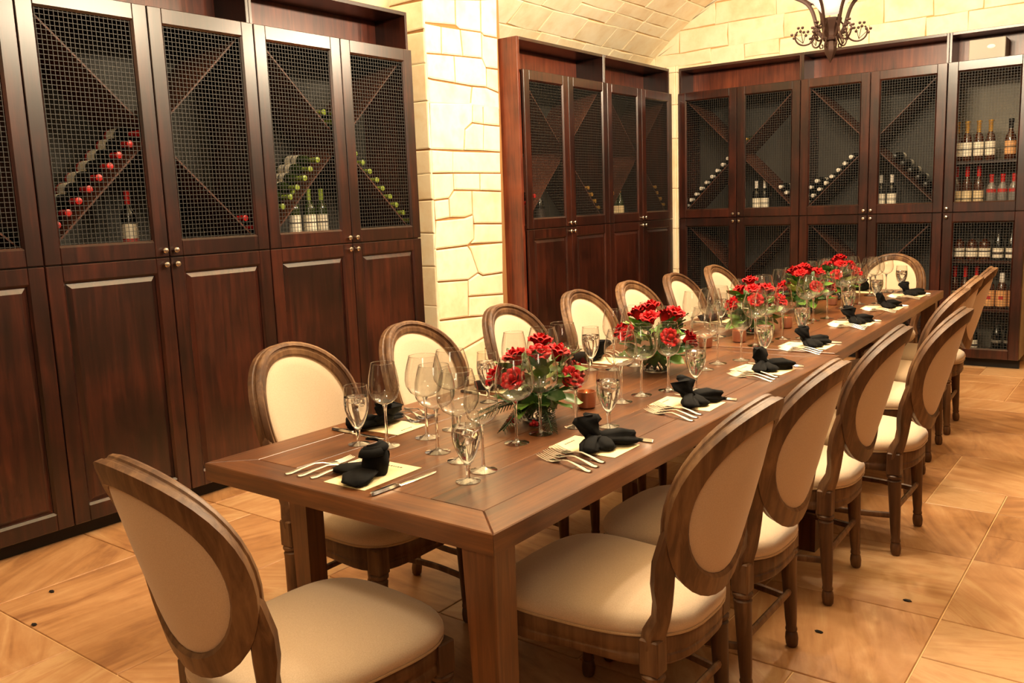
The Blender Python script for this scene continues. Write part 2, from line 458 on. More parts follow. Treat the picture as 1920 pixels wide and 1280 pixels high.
for p in courses(-XW, XW, 2.2, 4.0, 0.2, 0.3, 0.3, 0.62, rnd):
    cxp = sum(q[0] for q in p) / len(p); zmin = min(q[1] for q in p)
    if zmin > vault_z(cxp): continue
    q = clip_arch(p)
    if q: poly_stone(q, lambda a, b, h: (a, YB - h, b), 0.009 + rnd.uniform(0, 0.006), 0.006, 0.003).build('stone', 'stone', wb)
PIER = [[(3.222,2.183),(3.692,2.215),(3.682,2.074),(3.591,2.018),(3.568,1.869),(3.213,1.867)],[(3.692,2.215),(3.814,2.223),(3.809,2.065),(3.682,2.071)],[(3.814,2.223),(4.01,2.236),(4.006,2.062),(3.809,2.065)],[(3.682,2.069),(3.811,2.065),(3.793,1.872),(3.571,1.869),(3.591,2.018)],[(3.811,2.064),(4.009,2.061),(4.002,1.868),(3.793,1.872)],[(3.213,1.866),(3.445,1.862),(3.434,1.708),(3.212,1.704)],[(3.445,1.862),(4.002,1.867),(3.997,1.71),(3.434,1.708)],[(3.212,1.703),(3.441,1.707),(3.442,1.588),(3.38,1.53),(3.219,1.518)],[(3.441,1.707),(3.743,1.709),(3.739,1.582),(3.442,1.588)],[(3.743,1.709),(4.0,1.709),(3.996,1.573),(3.739,1.582)],[(3.219,1.517),(3.38,1.528),(3.382,1.394),(3.227,1.379)],[(3.383,1.53),(3.444,1.585),(3.641,1.582),(3.639,1.407),(3.551,1.389),(3.384,1.394)],[(3.641,1.582),(3.996,1.572),(3.989,1.328),(3.652,1.341),(3.639,1.407)],[(3.226,1.378),(3.551,1.387),(3.639,1.406),(3.639,1.226),(3.561,1.185),(3.198,1.177)],[(3.652,1.339),(3.989,1.326),(3.985,1.184),(3.6,1.195),(3.639,1.226)],[(3.202,1.174),(3.561,1.182),(3.595,1.146),(3.674,0.975),(3.553,0.932),(3.203,0.948)],[(3.566,1.183),(3.985,1.183),(3.976,0.951),(3.73,0.95),(3.674,0.975),(3.597,1.146)],[(3.205,0.946),(3.553,0.931),(3.537,0.659),(3.207,0.672)],[(3.556,0.931),(3.674,0.973),(3.73,0.948),(3.978,0.949),(3.973,0.784),(3.552,0.809)],[(3.55,0.807),(3.973,0.782),(3.969,0.619),(3.537,0.659)],[(3.207,0.67),(3.722,0.643),(3.724,0.481),(3.388,0.41),(3.212,0.463)],[(3.722,0.643),(3.976,0.617),(3.97,0.338),(3.718,0.393),(3.724,0.481)],[(3.212,0.462),(3.388,0.408),(3.724,0.478),(3.708,0.119),(3.209,0.182)],[(3.721,0.391),(3.97,0.336),(3.97,0.07),(3.708,0.119)],[(3.225,3.044),(3.558,3.092),(3.548,2.912),(3.211,2.866)],[(3.562,3.093),(4.033,3.163),(4.027,2.99),(3.55,2.912)],[(3.213,2.865),(3.546,2.91),(3.541,2.735),(3.208,2.709)],[(3.55,2.911),(3.832,2.952),(3.824,2.724),(3.584,2.715),(3.543,2.736)],[(3.837,2.953),(4.027,2.988),(4.015,2.707),(3.855,2.706),(3.826,2.725)],[(3.208,2.706),(3.38,2.707),(3.372,2.519),(3.206,2.508)],[(3.382,2.707),(3.584,2.714),(3.603,2.529),(3.374,2.519)],[(3.586,2.713),(3.826,2.723),(3.822,2.539),(3.605,2.529)],[(3.828,2.722),(3.859,2.704),(4.02,2.705),(4.012,2.479),(3.866,2.478),(3.824,2.539)],[(3.206,2.507),(3.502,2.524),(3.505,2.337),(3.264,2.342),(3.212,2.347)],[(3.504,2.524),(3.822,2.538),(3.865,2.476),(3.863,2.337),(3.701,2.331),(3.507,2.336)],[(3.868,2.476),(4.012,2.477),(4.01,2.309),(3.865,2.334)],[(3.212,2.344),(3.264,2.339),(3.693,2.328),(3.662,2.186),(3.212,2.174)],[(3.697,2.329),(3.865,2.334),(4.01,2.306),(4.012,2.184),(3.666,2.186)]]

PX = -2.485
pier = MB().box((-XW, 3.215, 0), (PX, 4.06, 3.3)).build('pier', 'mortar', wl)
for p in PIER:
    poly_stone(p, lambda a, b, h: (PX + h, a, b), 0.014 + rnd.uniform(0, 0.006), 0.01, 0.005).build('stone', 'stone', pier)
zz = [0.0, 0.42, 0.78, 1.06, 1.3, 1.52, 1.7, 1.87, 2.2, 2.45, 2.66, 2.86, 3.0, 3.3]
for z0, z1 in zip(zz, zz[1:]):
    poly_stone([(-XW, z0), (PX + .012, z0 + rnd.uniform(-.01, .01)), (PX + .012, z1 + rnd.uniform(-.01, .01)), (-XW, z1)], lambda a, b, h: (a, 3.215 - h, b), 0.014, 0.008, 0.003).build('stone', 'stone', pier)
# narrow stone return in the corner between the two cabinet runs
crn = MB().box((-2.36, 6.555, 0), (-2.262, YB, 2.73)).build('corner_pier', 'mortar', wb)
z0 = 0.0
while z0 < 2.7:
    z1 = min(2.73, z0 + rnd.uniform(0.3, 0.5))
    poly_stone([(-2.36, z0), (-2.262, z0), (-2.262, z1), (-2.36, z1)], lambda a, b, h: (a, 6.555 - h, b), 0.012, 0.006, 0.002).build('stone', 'stone', crn)
    poly_stone([(6.555, z0), (YB, z0), (YB, z1), (6.555, z1)], lambda a, b, h: (-2.262 + h, a, b), 0.012, 0.006, 0.002).build('stone', 'stone', crn)
    z0 = z1
# ------------------------------------------------------------------ wine cabinets (local: x along the run, y into the wall, front of the carcass at y = 0)
ZB, ZS, ZT, ZC = 0.075, 1.275, 2.472, 2.705
DEP = 0.44
CUB = 0.27
_cache = {}
def cached(key, fn):
    if key not in _cache: _cache[key] = fn()
    return _cache[key]
def frame_mesh(wd, z0, z1, st=0.073, rb=0.075, rt=0.073):
    def mk():
        mb = MB(); g = 0.0025; x0, x1 = g, wd - g; a, b = z0 + .003, z1 - .003; y0, y1 = -0.027, -0.004
        mb.box((x0, y0, a), (x0 + st, y1, b), .003); mb.box((x1 - st, y0, a), (x1, y1, b), .003)
        mb.box((x0 + st, y0, a), (x1 - st, y1, a + rb), .003); mb.box((x0 + st, y0, b - rt), (x1 - st, y1, b), .003)
        # moulded inner lip
        X0, X1, Z0, Z1 = x0 + st, x1 - st, a + rb, b - rt
        o = [(X0, Z0), (X1, Z0), (X1, Z1), (X0, Z1)]; i = [(X0 + .008, Z0 + .008), (X1 - .008, Z0 + .008), (X1 - .008, Z1 - .008), (X0 + .008, Z1 - .008)]
        mb.loft([[(p[0], y0 + .003, p[1]) for p in o], [(p[0], y0 + .011, p[1]) for p in i], [(p[0], y1, p[1]) for p in i], [(p[0], y1, p[1]) for p in o]], True, False, False)
        return mb.mesh('door', 'mah_z')
    return cached(('frame', round(wd, 3), z0, z1), mk)
def wire_mesh(wd, z0, z1):
    def mk():
        mb = MB(); X0, X1, Z0, Z1 = .078, wd - .078, z0 + .081, z1 - .079; r = 0.00115; pt = 0.0215
        y = -0.012; nx = int((X1 - X0) / pt); nz = int((Z1 - Z0) / pt)
        for i in range(nx + 1):
            x = X0 + (X1 - X0) * (i + .5) / (nx + 1)
            mb.loft([[(x - r, y - r, z), (x + r, y - r, z), (x + r, y + r, z), (x - r, y + r, z)] for z in (Z0 - .01, Z1 + .01)])
        for k in range(nz + 1):
            z = Z0 + (Z1 - Z0) * (k + .5) / (nz + 1)
            mb.loft([[(x, y - r + .0015, z - r), (x, y - r + .0015, z + r), (x, y + r + .0015, z + r), (x, y + r + .0015, z - r)] for x in (X0 - .01, X1 + .01)])
        return mb.mesh('wire_mesh', 'wire')
    return cached(('wire', round(wd, 3), z0, z1), mk)
def raised_panel(wd, z0, z1):
    def mk():
        mb = MB(); X0, X1, Z0, Z1 = .076, wd - .076, z0 + .078, z1 - .076
        rg = lambda d, y: [(X0 + d, y, Z0 + d), (X1 - d, y, Z0 + d), (X1 - d, y, Z1 - d), (X0 + d, y, Z1 - d)]
        mb.loft([rg(-.004, -.006), rg(.0, -.011), rg(.012, -.011), rg(.034, -.023), rg(.04, -.023)], True, True, True)
        return mb.mesh('raised_panel', 'mah_z')
    return cached(('panel', round(wd, 3), z0, z1), mk)
def knob_mesh():
    def mk():
        mb = MB(); mb.lathe([(.006, 0), (.005, .010), (.0135, .015), (.0145, .020), (.011, .025), (.003, .027)], 12)
        mb.xf(Matrix.Rotation(PI / 2, 4, 'X')); return mb.mesh('knob', 'chrome', 40)
    return cached('knob', mk)

def cabinet(name, label, group, loc, rz, w, ndoors, lower='panel', rack=True, shelves=None, end_lo=0.0, lower_rack=False):
    t = thing(name, label, 'cabinet', loc, rz, group)
    x0, x1 = -end_lo, w
    th = .02
    # sides
    MB().box((x0, 0, ZB), (x0 + max(th, end_lo * .9), DEP, ZC), .002).build('side_panel', 'mah_red' if end_lo else 'mah_z', t)
    MB().box((x1 - th, 0, ZB), (x1 - .0005, DEP, ZC), .002).build('side_panel', 'mah_z', t)
    MB().box((x0 + max(th, end_lo * .9), 0, ZC - .024), (x1 - th, DEP, ZC), .002).build('top_panel', 'mah_x', t)
    MB().box((x0 + th, 0, ZT - .03), (x1 - th, DEP, ZT - .004), .001).build('cubby_floor', 'mah_x', t)
    MB().box((x0 + th, CUB, ZT - .004), (x1 - th, CUB + .015, ZC - .024)).build('cubby_back', 'mah_red', t)
    MB().box((x0 + th, DEP - .012, ZB), (x1 - th, DEP, ZT - .03)).build('back_panel', 'back_panel' if rack else 'back_lit', t)
    MB().box((x0 + th, 0, ZS - .012), (x1 - th, DEP - .012, ZS + .03), .001).build('middle_shelf', 'mah_x', t)
    MB().box((x0 + th, 0, ZB), (x1 - th, DEP - .012, ZB + .03), .001).build('bottom_panel', 'mah_x', t)
    MB().box((x0, .05, 0), (x1, .07, ZB)).build('toe_kick', 'toe', t)
    dw = w / ndoors
    def xboards(za, zb):
        a = Vector((th, za)); b = Vector((w - th, zb)); d = (b - a); n = Vector((-d.y, d.x)).normalized() * .0085
        for flip in (0, 1):
            pts = []
            for base, s in ((a, 1), (a, -1), (b, -1), (b, 1)):
                q = base + n * s
                x = min(max(q.x, th), w - th); z = min(max(q.y, za), zb)
                pts.append(((w - x) if flip else x, z))
            if flip: pts = pts[::-1]
            f0 = .022 + .001 * flip
            mb = MB(); mb.loft([[(x, f0, z) for x, z in pts], [(x, DEP - .013, z) for x, z in pts]])
            mb.build('rack_board', 'rack', t)
    if rack: xboards(ZS + .03, ZT - .03)
    if lower_rack: xboards(ZB + .03, ZS - .012)
    for z in shelves or []:
        MB().box((th, .03, z - .02), (w - th, DEP - .012, z), .001).build('shelf', 'mah_x', t)
    for k in range(ndoors):
        kx = dw * k
        hinge_left = (k % 2 == 0) if ndoors > 1 else False
        nx = (kx + dw - .03) if hinge_left else (kx + .03)
        d = obj('upper_door', frame_mesh(dw, ZS, ZT), t, (kx, 0, 0))
        obj('wire_mesh', wire_mesh(dw, ZS, ZT), d)['kind'] = 'stuff'
        obj('knob', knob_mesh(), d, (nx - kx, -.027, ZS + .033))
        d = obj('lower_door', frame_mesh(dw, ZB, ZS), t, (kx, 0, 0))
        if lower == 'panel': obj('raised_panel', raised_panel(dw, ZB, ZS), d)
        else: obj('wire_mesh', wire_mesh(dw, ZB, ZS), d)['kind'] = 'stuff'
        obj('knob', knob_mesh(), d, (nx - kx, -.027, ZS - .036))
    return t
UW = 1.2215
LX, MX, BY = -2.33, -2.312, 6.584
LS = [-0.7815, 0.44, 1.6625]
MS = [4.073, 5.2955]
BW = 1.19
BS = [-2.243, -1.052, 0.14]
SIDES = 'mahogany wine cabinets'
cabinet('wine_cabinet', 'dark wine cabinet at the left edge of the photo, nearest of the left run', SIDES, (LX, LS[0], 0), PI / 2, UW, 2)
cabinet('wine_cabinet', 'dark wine cabinet holding a diagonal row of red-capped bottles over solid doors', SIDES, (LX, LS[1], 0), PI / 2, UW, 2)
cabinet('wine_cabinet', 'dark wine cabinet with green-capped bottles, beside the stone pier', SIDES, (LX, LS[2], 0), PI / 2, UW, 2)
cabinet('wine_cabinet', 'dark wine cabinet just behind the stone pier with its reddish end panel showing', SIDES, (MX, MS[0], 0), PI / 2, UW, 2, end_lo=0.035)
cabinet('wine_cabinet', 'dark wine cabinet in the far left corner of the room', SIDES, (MX, MS[1], 0), PI / 2, UW - .004, 2)
cabinet('wine_cabinet', 'back wall wine cabinet at its left end with wire doors above and below', SIDES, (BS[0], BY, 0), 0, BW, 2, lower='wire', lower_rack=True)
cabinet('wine_cabinet', 'back wall wine cabinet in the middle, behind the far head chair', SIDES, (BS[1], BY, 0), 0, BW, 2, lower='wire', lower_rack=True)
cabinet('liquor_cabinet', 'back wall cabinet at the right with shelves of liquor bottles behind wire', None, (BS[2], BY, 0), 0, 0.6, 1, lower='wire', rack=False, shelves=[1.68, .875, .478])

# grey box in the open cubby above the liquor cabinet
t = thing('metal_box', 'grey metal box in the open top cubby above the liquor cabinet', 'box', (.40, BY + .06, ZT - .004))
MB().box((-.13, 0, 0), (.13, .2, .165), .004).build('housing', 'box_grey', t)
mb = MB(); mb.lathe([(.028, 0), (.03, .003), (.02, .006)], 14); mb.xf(Matrix.Translation((.03, 0, .10)) @ Matrix.Rotation(PI / 2, 4, 'X') @ Matrix.Diagonal((1, .55, 1, 1))); mb.build('pale_oval', 'pale', t, 40)  # pale oval on the front of the box

# ------------------------------------------------------------------ bottles
WINE = [(.031, 0), (.0365, .004), (.0372, .02), (.0372, .178), (.034, .198), (.022, .218), (.0145, .232), (.0135, .252)]
def bottle_proto(key, body, prof, cap, label, lab=(.055, .145), band=None, cap_prof=None, neck=None):
    """hidden recipe: meshes for body, capsule and label"""
    n = 16
    b = MB(); b.lathe(prof, n)
    top = prof[-1]
    cp = cap_prof or [(top[0] + .0012, top[1] - .018), (top[0] + .0012, top[1] + .038), (top[0] + .003, top[1] + .040), (top[0] + .003, top[1] + .048), (top[0] - .002, top[1] + .05)]
    c = MB(); c.lathe(cp, 12)
    r = max(p[0] for p in prof) + .0006
    l = MB(); m = 15
    if label:
        def ringpts(z, rr, a0, a1):
            return [(rr * math.cos(a0 + (a1 - a0) * j / m), rr * math.sin(a0 + (a1 - a0) * j / m), z) for j in range(m + 1)]
        zs = [lab[0], lab[0], lab[1], lab[1]]
        A0, A1 = -PI / 2 - 2.5, -PI / 2 + 2.5
        l.loft([ringpts(z, rr, A0, A1) for z, rr in zip(zs, (r - .0005, r, r, r - .0005))], False)
        if band:
            hw = band[3] if len(band) > 3 else 2.5
            l.m = 1; l.loft([ringpts(z, r + .0004, -PI / 2 - hw, -PI / 2 + hw) for z in band[:2]], False); l.m = 0
    mats = [label, band[2]] if (label and band) else [label]
    return dict(body=b.mesh('bottle', body, 40), cap=c.mesh('capsule', cap, 40), label=l.mesh('label', mats, 60) if label else None)
BOT = {
 'red': bottle_proto('red', 'bottle_black', WINE, 'cap_red', 'label_white', (.05, .14), (.05, .068, 'label_red')),
 'green': bottle_proto('green', 'bottle_green', WINE, 'cap_green', 'label_white', (.045, .15), (.10, .108, 'label_dark')),
 'white': bottle_proto('white', 'bottle_black', WINE, 'cap_white', 'label_white', (.05, .14), (.09, .096, 'label_dark')),
 'gold': bottle_proto('gold', 'bottle_green', [(.031, 0), (.039, .004), (.040, .02), (.040, .13), (.034, .17), (.022, .21), (.0145, .24), (.0135, .252)], 'cap_gold', 'label_cream', (.04, .12)),
 'dark': bottle_proto('dark', 'bottle_black', [(.033, 0), (.042, .004), (.0425, .02), (.0425, .14), (.036, .18), (.023, .22), (.0155, .24), (.0145, .252)], 'cap_black', 'label_dark', (.04, .12)),
 'ring': bottle_proto('ring', 'bottle_black', [(.033, 0), (.042, .004), (.0425, .02), (.0425, .14), (.036, .18), (.023, .22), (.0165, .24), (.0155, .252)], 'cap_black', 'label_white', (.04, .12), None),
 'goldtop': bottle_proto('goldtop', 'bottle_brown', [(.03, 0), (.0365, .004), (.037, .02), (.037, .17), (.032, .2), (.017, .235), (.0155, .26)], 'cap_gold', 'label_white', (.045, .155), (.098, .106, 'label_dark'), [(.0175, .225), (.0175, .305), (.021, .31), (.021, .325), (.015, .328)]),
 'whisky': bottle_proto('whisky', 'bottle_brown', [(.036, 0), (.042, .004), (.042, .02), (.042, .16), (.037, .19), (.018, .225), (.0155, .26)], 'cap_black', 'label_amber', (.045, .15), (.10, .108, 'label_dark'), [(.0175, .25), (.0175, .295), (.021, .3), (.021, .322), (.015, .325)]),
 'redtop': bottle_proto('redtop', 'bottle_brown', [(.03, 0), (.0365, .004), (.037, .02), (.037, .19), (.032, .215), (.016, .25), (.0145, .275)], 'cap_red', 'label_cream', (.03, .14), (.07, .078, 'label_dark'), [(.016, .255), (.016, .33), (.019, .333), (.019, .345), (.013, .347)]),
 'clear': bottle_proto('clear', 'bottle_clear', [(.03, 0), (.036, .004), (.0365, .02), (.0365, .15), (.03, .178), (.016, .20), (.014, .225)], 'cap_red', 'label_red', (.12, .15), None, [(.016, .2), (.016, .245), (.019, .248), (.019, .265), (.013, .267)]),
 'squat': bottle_proto('squat', 'bottle_brown', [(.036, 0), (.044, .004), (.0445, .02), (.0445, .125), (.038, .15), (.017, .168), (.0155, .185)], 'cap_black', 'label_white', (.03, .10), (.07, .08, 'label_dark'), [(.018, .178), (.018, .222), (.015, .225)]),
 'boxy': bottle_proto('boxy', 'bottle_brown', [(.036, 0), (.042, .004), (.0425, .02), (.0425, .16), (.036, .19), (.018, .22), (.0155, .25)], 'cap_white', 'label_amber', (.02, .15), (.075, .105, 'label_red', .38), [(.02, .2), (.0205, .23), (.0185, .29), (.014, .295)]),
 'greylab': bottle_proto('greylab', 'bottle_black', [(.033, 0), (.04, .004), (.0405, .02), (.0405, .15), (.034, .18), (.017, .215), (.0145, .25)], 'cap_black', 'label_grey', (.09, .112), None, [(.0165, .235), (.0165, .272), (.013, .275)]),
 'lowwhite': bottle_proto('lowwhite', 'bottle_black', [(.033, 0), (.04, .004), (.0405, .02), (.0405, .13), (.034, .16), (.017, .195), (.0145, .23)], 'cap_black', 'label_white', (.02, .10), (.05, .066, 'label_dark'), [(.0165, .215), (.0165, .252), (.013, .255)]),
}
def bottle(kind, loc, rot, label, group):
    p = BOT[kind]
    o = obj('bottle', p['body'], None, loc, rot); tag(o, label, 'bottle', group)
    obj('capsule', p['cap'], o)
    if p['label']: obj('label', p['label'], o)
    return o
def place(start, run, x, y, z):
    """cabinet-local -> world"""
    if run == 'L': return (LX - y, start + x, z)
    if run == 'M': return (MX - y, start + x, z)
    return (start + x, BY + y, z)
def lying(kind, start, run, x, z, label, group, y=.335):
    rot = (rng.uniform(0, 0), PI / 2, 0) if run in 'LM' else (PI / 2, 0, 0)
    bottle(kind, place(start, run, x, y + rng.uniform(-.008, .008), z), rot, label, group)
ZA_, ZBB = ZS + .03, ZT - .03
def rack_point(w, quad, s, h=.047, za=ZA_, zb=ZBB):
    """s = distance along the board from its lower corner (left/right quadrant); top = offsets (dx, dz) from the crossing"""
    dx, dz = w - .04, zb - za; L = math.hypot(dx, dz); ux, uz = dx / L, dz / L
    x, z = .02 + ux * s - uz * h, za + uz * s + ux * h
    return (x, z) if quad == 'left' else (w - x, z)
def row(kind, start, run, w, quad, s0, n, desc, group, step=.0765, h=.0465):
    for i in range(n):
        x, z = rack_point(w, quad, s0 + step * i, h)
        lying(kind, start, run, x, z, '%s, %s up' % (desc, ORD[i]), group)
def layer2(kind, start, run, w, quad, s0, n, desc, group, step=.0765, h=.0465):
    for i in range(n):
        x, z = rack_point(w, quad, s0 + step * (i + .5), h + .0672)
        lying(kind, start, run, x, z, '%s, %s up' % (desc, ORD[i]), group)
def valley(kind, start, run, w, offs, desc, group):
    cx, cz = w / 2, (ZA_ + ZBB) / 2
    for i, (a, b) in enumerate(offs):
        lying(kind, start, run, cx + a, cz + b, '%s, %s up' % (desc, ORD[i]), group)
V1 = [(0, .0665)]
V3 = [(0, .0665), (-.0545, .1195), (.0545, .1195)]
V5 = V3 + [(0, .1725), (-.109, .1725)]
st = PI  # labels of standing bottles face the room
def standing(kind, start, run, x, z, label, group, y=.16):
    rz = {'L': PI / 2, 'M': PI / 2, 'B': 0}[run]
    bottle(kind, place(start, run, x, y, z), (0, 0, rz), label, group)

row('red', LS[1], 'L', UW, 'left', .165, 9, 'red-capped bottle on the diagonal row of the left cabinet', 'red-capped bottles on the diagonal rack')
valley('red', LS[1], 'L', UW, V1, 'red-capped bottle resting on the crossing of the left rack', None)
row('red', LS[1], 'L', UW, 'right', .085, 2, 'red-capped bottle low at the right of the red rack', 'two red-capped bottles low in the rack')
standing('red', LS[1], 'L', .50, ZA_, 'red-capped bottle standing upright below the diagonal row', None, .12)
row('dark', LS[0], 'L', UW, 'right', .1, 1, 'dark bottle lying in the cabinet at the left photo edge', None, h=.052)
row('green', LS[2], 'L', UW, 'left', .165, 7, 'green-capped bottle on the left slope beside the pier', 'green-capped bottles on the left slope')
row('green', LS[2], 'L', UW, 'right', .075, 9, 'green-capped bottle on the right slope beside the pier', 'green-capped bottles on the right slope', .0762)
valley('green', LS[2], 'L', UW, V5, 'green-capped bottle piled over the crossing of the rack', 'green-capped bottles piled over the crossing')
for i, y in enumerate((.30, .415, .51)):
    standing('green', LS[2], 'L', y, ZA_, ('left', 'middle', 'right')[i] + ' one of three upright white-label bottles under the green row', 'upright white-label bottles', .12)
row('red', MS[0], 'M', UW, 'left', .2, 2, 'dim red-capped bottle at the left in the cabinet behind the pier', 'dim red-capped bottles')
row('gold', MS[0], 'M', UW, 'right', .11, 4, 'gold-capped bottle lying in the cabinet behind the pier', 'gold-capped bottles behind the pier', .082, .05)
standing('dark', MS[0], 'M', .42, ZA_, 'dark bottle standing upright in the cabinet behind the pier', None)
row('gold', MS[1], 'M', UW, 'left', .2, 2, 'gold-capped bottle at the left of the far corner cabinet', 'gold-capped pair in the far corner', .082, .05)
row('gold', MS[1], 'M', UW, 'right', .11, 4, 'gold-capped bottle lying in the far corner cabinet', 'gold-capped bottles in the far corner', .082, .05)
for i, y in enumerate((.36, .45)):
    standing('gold', MS[1], 'M', y, ZA_, ('left', 'right')[i] + ' one of two upright gold-capped bottles in the corner cabinet', 'upright gold-capped pair', .13)
row('white', BS[0], 'B', BW, 'left', .085, 9, 'white-capped bottle on the diagonal at the far left of the back wall', 'white-capped diagonal row')
valley('gold', BS[0], 'B', BW, [(0, .069), (.057, .124), (-.057, .124)], 'bottle over the crossing of the left back wall rack', 'bottles over the back crossing')
for i, x in enumerate((.735, .815)):
    standing('white', BS[0], 'B', x, ZA_, ('left', 'right')[i] + ' of two upright white-capped bottles in the left back cabinet', 'upright white-capped pair', .12)
row('white', BS[0], 'B', BW, 'right', .06, 4, 'white-capped bottle at the lower right of the left back rack', 'white-capped bottles at the lower right')
layer2('gold', BS[0], 'B', BW, 'right', .06, 2, 'gold-label bottle on the upper layer of the left back rack', 'upper layer of the left back rack', h=.05)
row('white', BS[1], 'B', BW, 'left', .085, 8, 'white-capped bottle on the diagonal of the middle back cabinet', 'white-capped row in the middle back cabinet')
layer2('white', BS[1], 'B', BW, 'left', .085, 3, 'white-capped bottle on the upper layer of the middle back rack', 'upper layer of the middle back rack')
row('ring', BS[1], 'B', BW, 'right', .15, 6, 'dark bottle on the slope right of the middle back cabinet', 'dark bottles on the right slope', .088, .0525)
for i, x in enumerate((.665, .755)):
    standing('white', BS[1], 'B', x, ZA_, ('left', 'right')[i] + ' of two upright white-capped bottles right of the middle back stile', 'upright pair in the middle back cabinet', .12)
for q, (s0, nm) in enumerate(((BS[0], 'left'), (BS[1], 'middle'))):
    x, z = rack_point(BW, 'right', .55, .047, ZB + .03, ZS - .012)
    lying('white', s0, 'B', x, z, 'white-capped bottle in the lower rack of the %s back cabinet' % nm, None)
# liquor shelves
S = BS[2]
POS = ['first', 'second', 'third', 'fourth', 'fifth']
def shelf(kind, xs, z, desc, group, y=.15):
    for i, x in enumerate(xs):
        standing(kind, S, 'B', x - S, z, '%s from the left of the %s' % (POS[i], desc), group, y)
shelf('goldtop', (.198, .272, .357, .442), 1.68, 'gold-topped liquor bottles on the top shelf', 'gold-topped liquor bottles')
shelf('whisky', (.585, .68), 1.68, 'amber-label whisky bottles on the top shelf', 'amber-label whisky bottles')
shelf('redtop', (.205, .284, .37), ZA_, 'tall red-capped liquor bottles with cream labels', 'tall red-capped liquor bottles')
shelf('clear', (.465, .545, .625), ZA_, 'clear red-capped spirit bottles', 'clear red-capped spirit bottles')
shelf('squat', (.245, .34, .435), .875, 'squat dark bottles with white labels under the middle rail', 'squat dark bottles')
shelf('lowwhite', (.535, .63), .875, 'slim dark bottles right of the squat bottles', 'slim dark bottles')
shelf('redtop', (.22, .30, .385), .478, 'bottles left of the amber boxes on the fourth shelf', 'bottles on the fourth shelf')
shelf('boxy', (.485, .575, .665), .478, 'amber-label bottles with white necks on the fourth shelf', 'amber-label white-necked bottles')
shelf('lowwhite', (.285, .375), ZB + .03, 'white-label bottles on the bottom shelf', 'white-label bottles on the bottom shelf')
shelf('greylab', (.555, .645), ZB + .03, 'dark grey-banded bottles on the bottom shelf', 'grey-banded bottles on the bottom shelf')
# ------------------------------------------------------------------ tables
TZ, TT = 0.787, 0.05
def plank_board(pts, z0, z1, c=.003):
    mb = MB(); n = len(pts); cx = sum(p[0] for p in pts) / n; cy = sum(p[1] for p in pts) / n
    def ins(d): 
        out = []
        for i in range(n):
            p0, p1, p2 = Vector(pts[i - 1]), Vector(pts[i]), Vector(pts[(i + 1) % n])
            e1 = (p1 - p0).normalized(); e2 = (p2 - p1).normalized(); n1 = Vector((-e1.y, e1.x)); n2 = Vector((-e2.y, e2.x))
            b = (n1 + n2).normalized(); out.append(p1 + b * (d / max(.4, b.dot(n1))))
        return out
    a = ins(.0004); b = ins(.0004 + c)
    mb.loft([[(p.x, p.y, z0) for p in a], [(p.x, p.y, z1 - c) for p in a], [(p.x, p.y, z1) for p in b]])
    return mb
def table(label, loc, rz, W, L, legs):
    t = thing('dining_table', label, 'table', loc, rz, 'farmhouse tables set end to end')
    h = W / 2; a, b = .108, .102; z0, z1 = TZ - TT, TZ
    plank_board([(-h, 0), (h, 0), (h - a, b), (-h + a, b)], z0, z1, .0025).build('end_rail', 'table_x', t)
    plank_board([(h, L), (-h, L), (-h + a, L - b), (h - a, L - b)], z0, z1, .0025).build('end_rail', 'table_x', t)
    plank_board([(h, 0), (h, L), (h - a, L - b), (h - a, b)], z0, z1, .0025).build('side_rail', 'table_y', t)
    plank_board([(-h, L), (-h, 0), (-h + a, b), (-h + a, L - b)], z0, z1, .0025).build('side_rail', 'table_y', t)
    n = 5; iw = W - 2 * a
    for i in range(n):
        x0 = -h + a + iw * i / n; x1 = x0 + iw / n
        plank_board([(x0, b), (x1, b), (x1, L - b), (x0, L - b)], z0 + .012, z1 - .0006 * (i % 2), .0012).build('plank', 'table_y', t)
    for (x0, x1, y0, y1, tx) in legs:
        mb = MB(); zt = z0
        mb.loft([[(x0 + (tx if k == 0 else 0), y0, z), (x1 - (tx * .15 if k == 0 else 0), y0, z), (x1 - (tx * .15 if k == 0 else 0), y1, z), (x0 + (tx if k == 0 else 0), y1, z)] for k, z in ((0, 0), (1, zt))])
        mb.build('leg', 'table_z', t)
    return t
table('near farmhouse table with mitred oak top, closest to the camera', (.0615, -.054, 0), 0, 1.026, 2.395,
      [(-.4865, -.4065, .254, .32, .02), (.422, .512, .002, .075, .035), (-.4865, -.4065, 2.235, 2.305, .02), (.422, .512, 2.12, 2.19, .02)])
FR = R(1.95)
table('far farmhouse table of oak planks, toward the back wall cabinets', (.0435, 2.362, 0), FR, 1.0, 2.70,
      [(-.14, -.05, .10, .18, .02), (.05, .14, .10, .18, .02), (-.48, -.39, 2.52, 2.60, .02), (.39, .48, 2.52, 2.60, .02)])

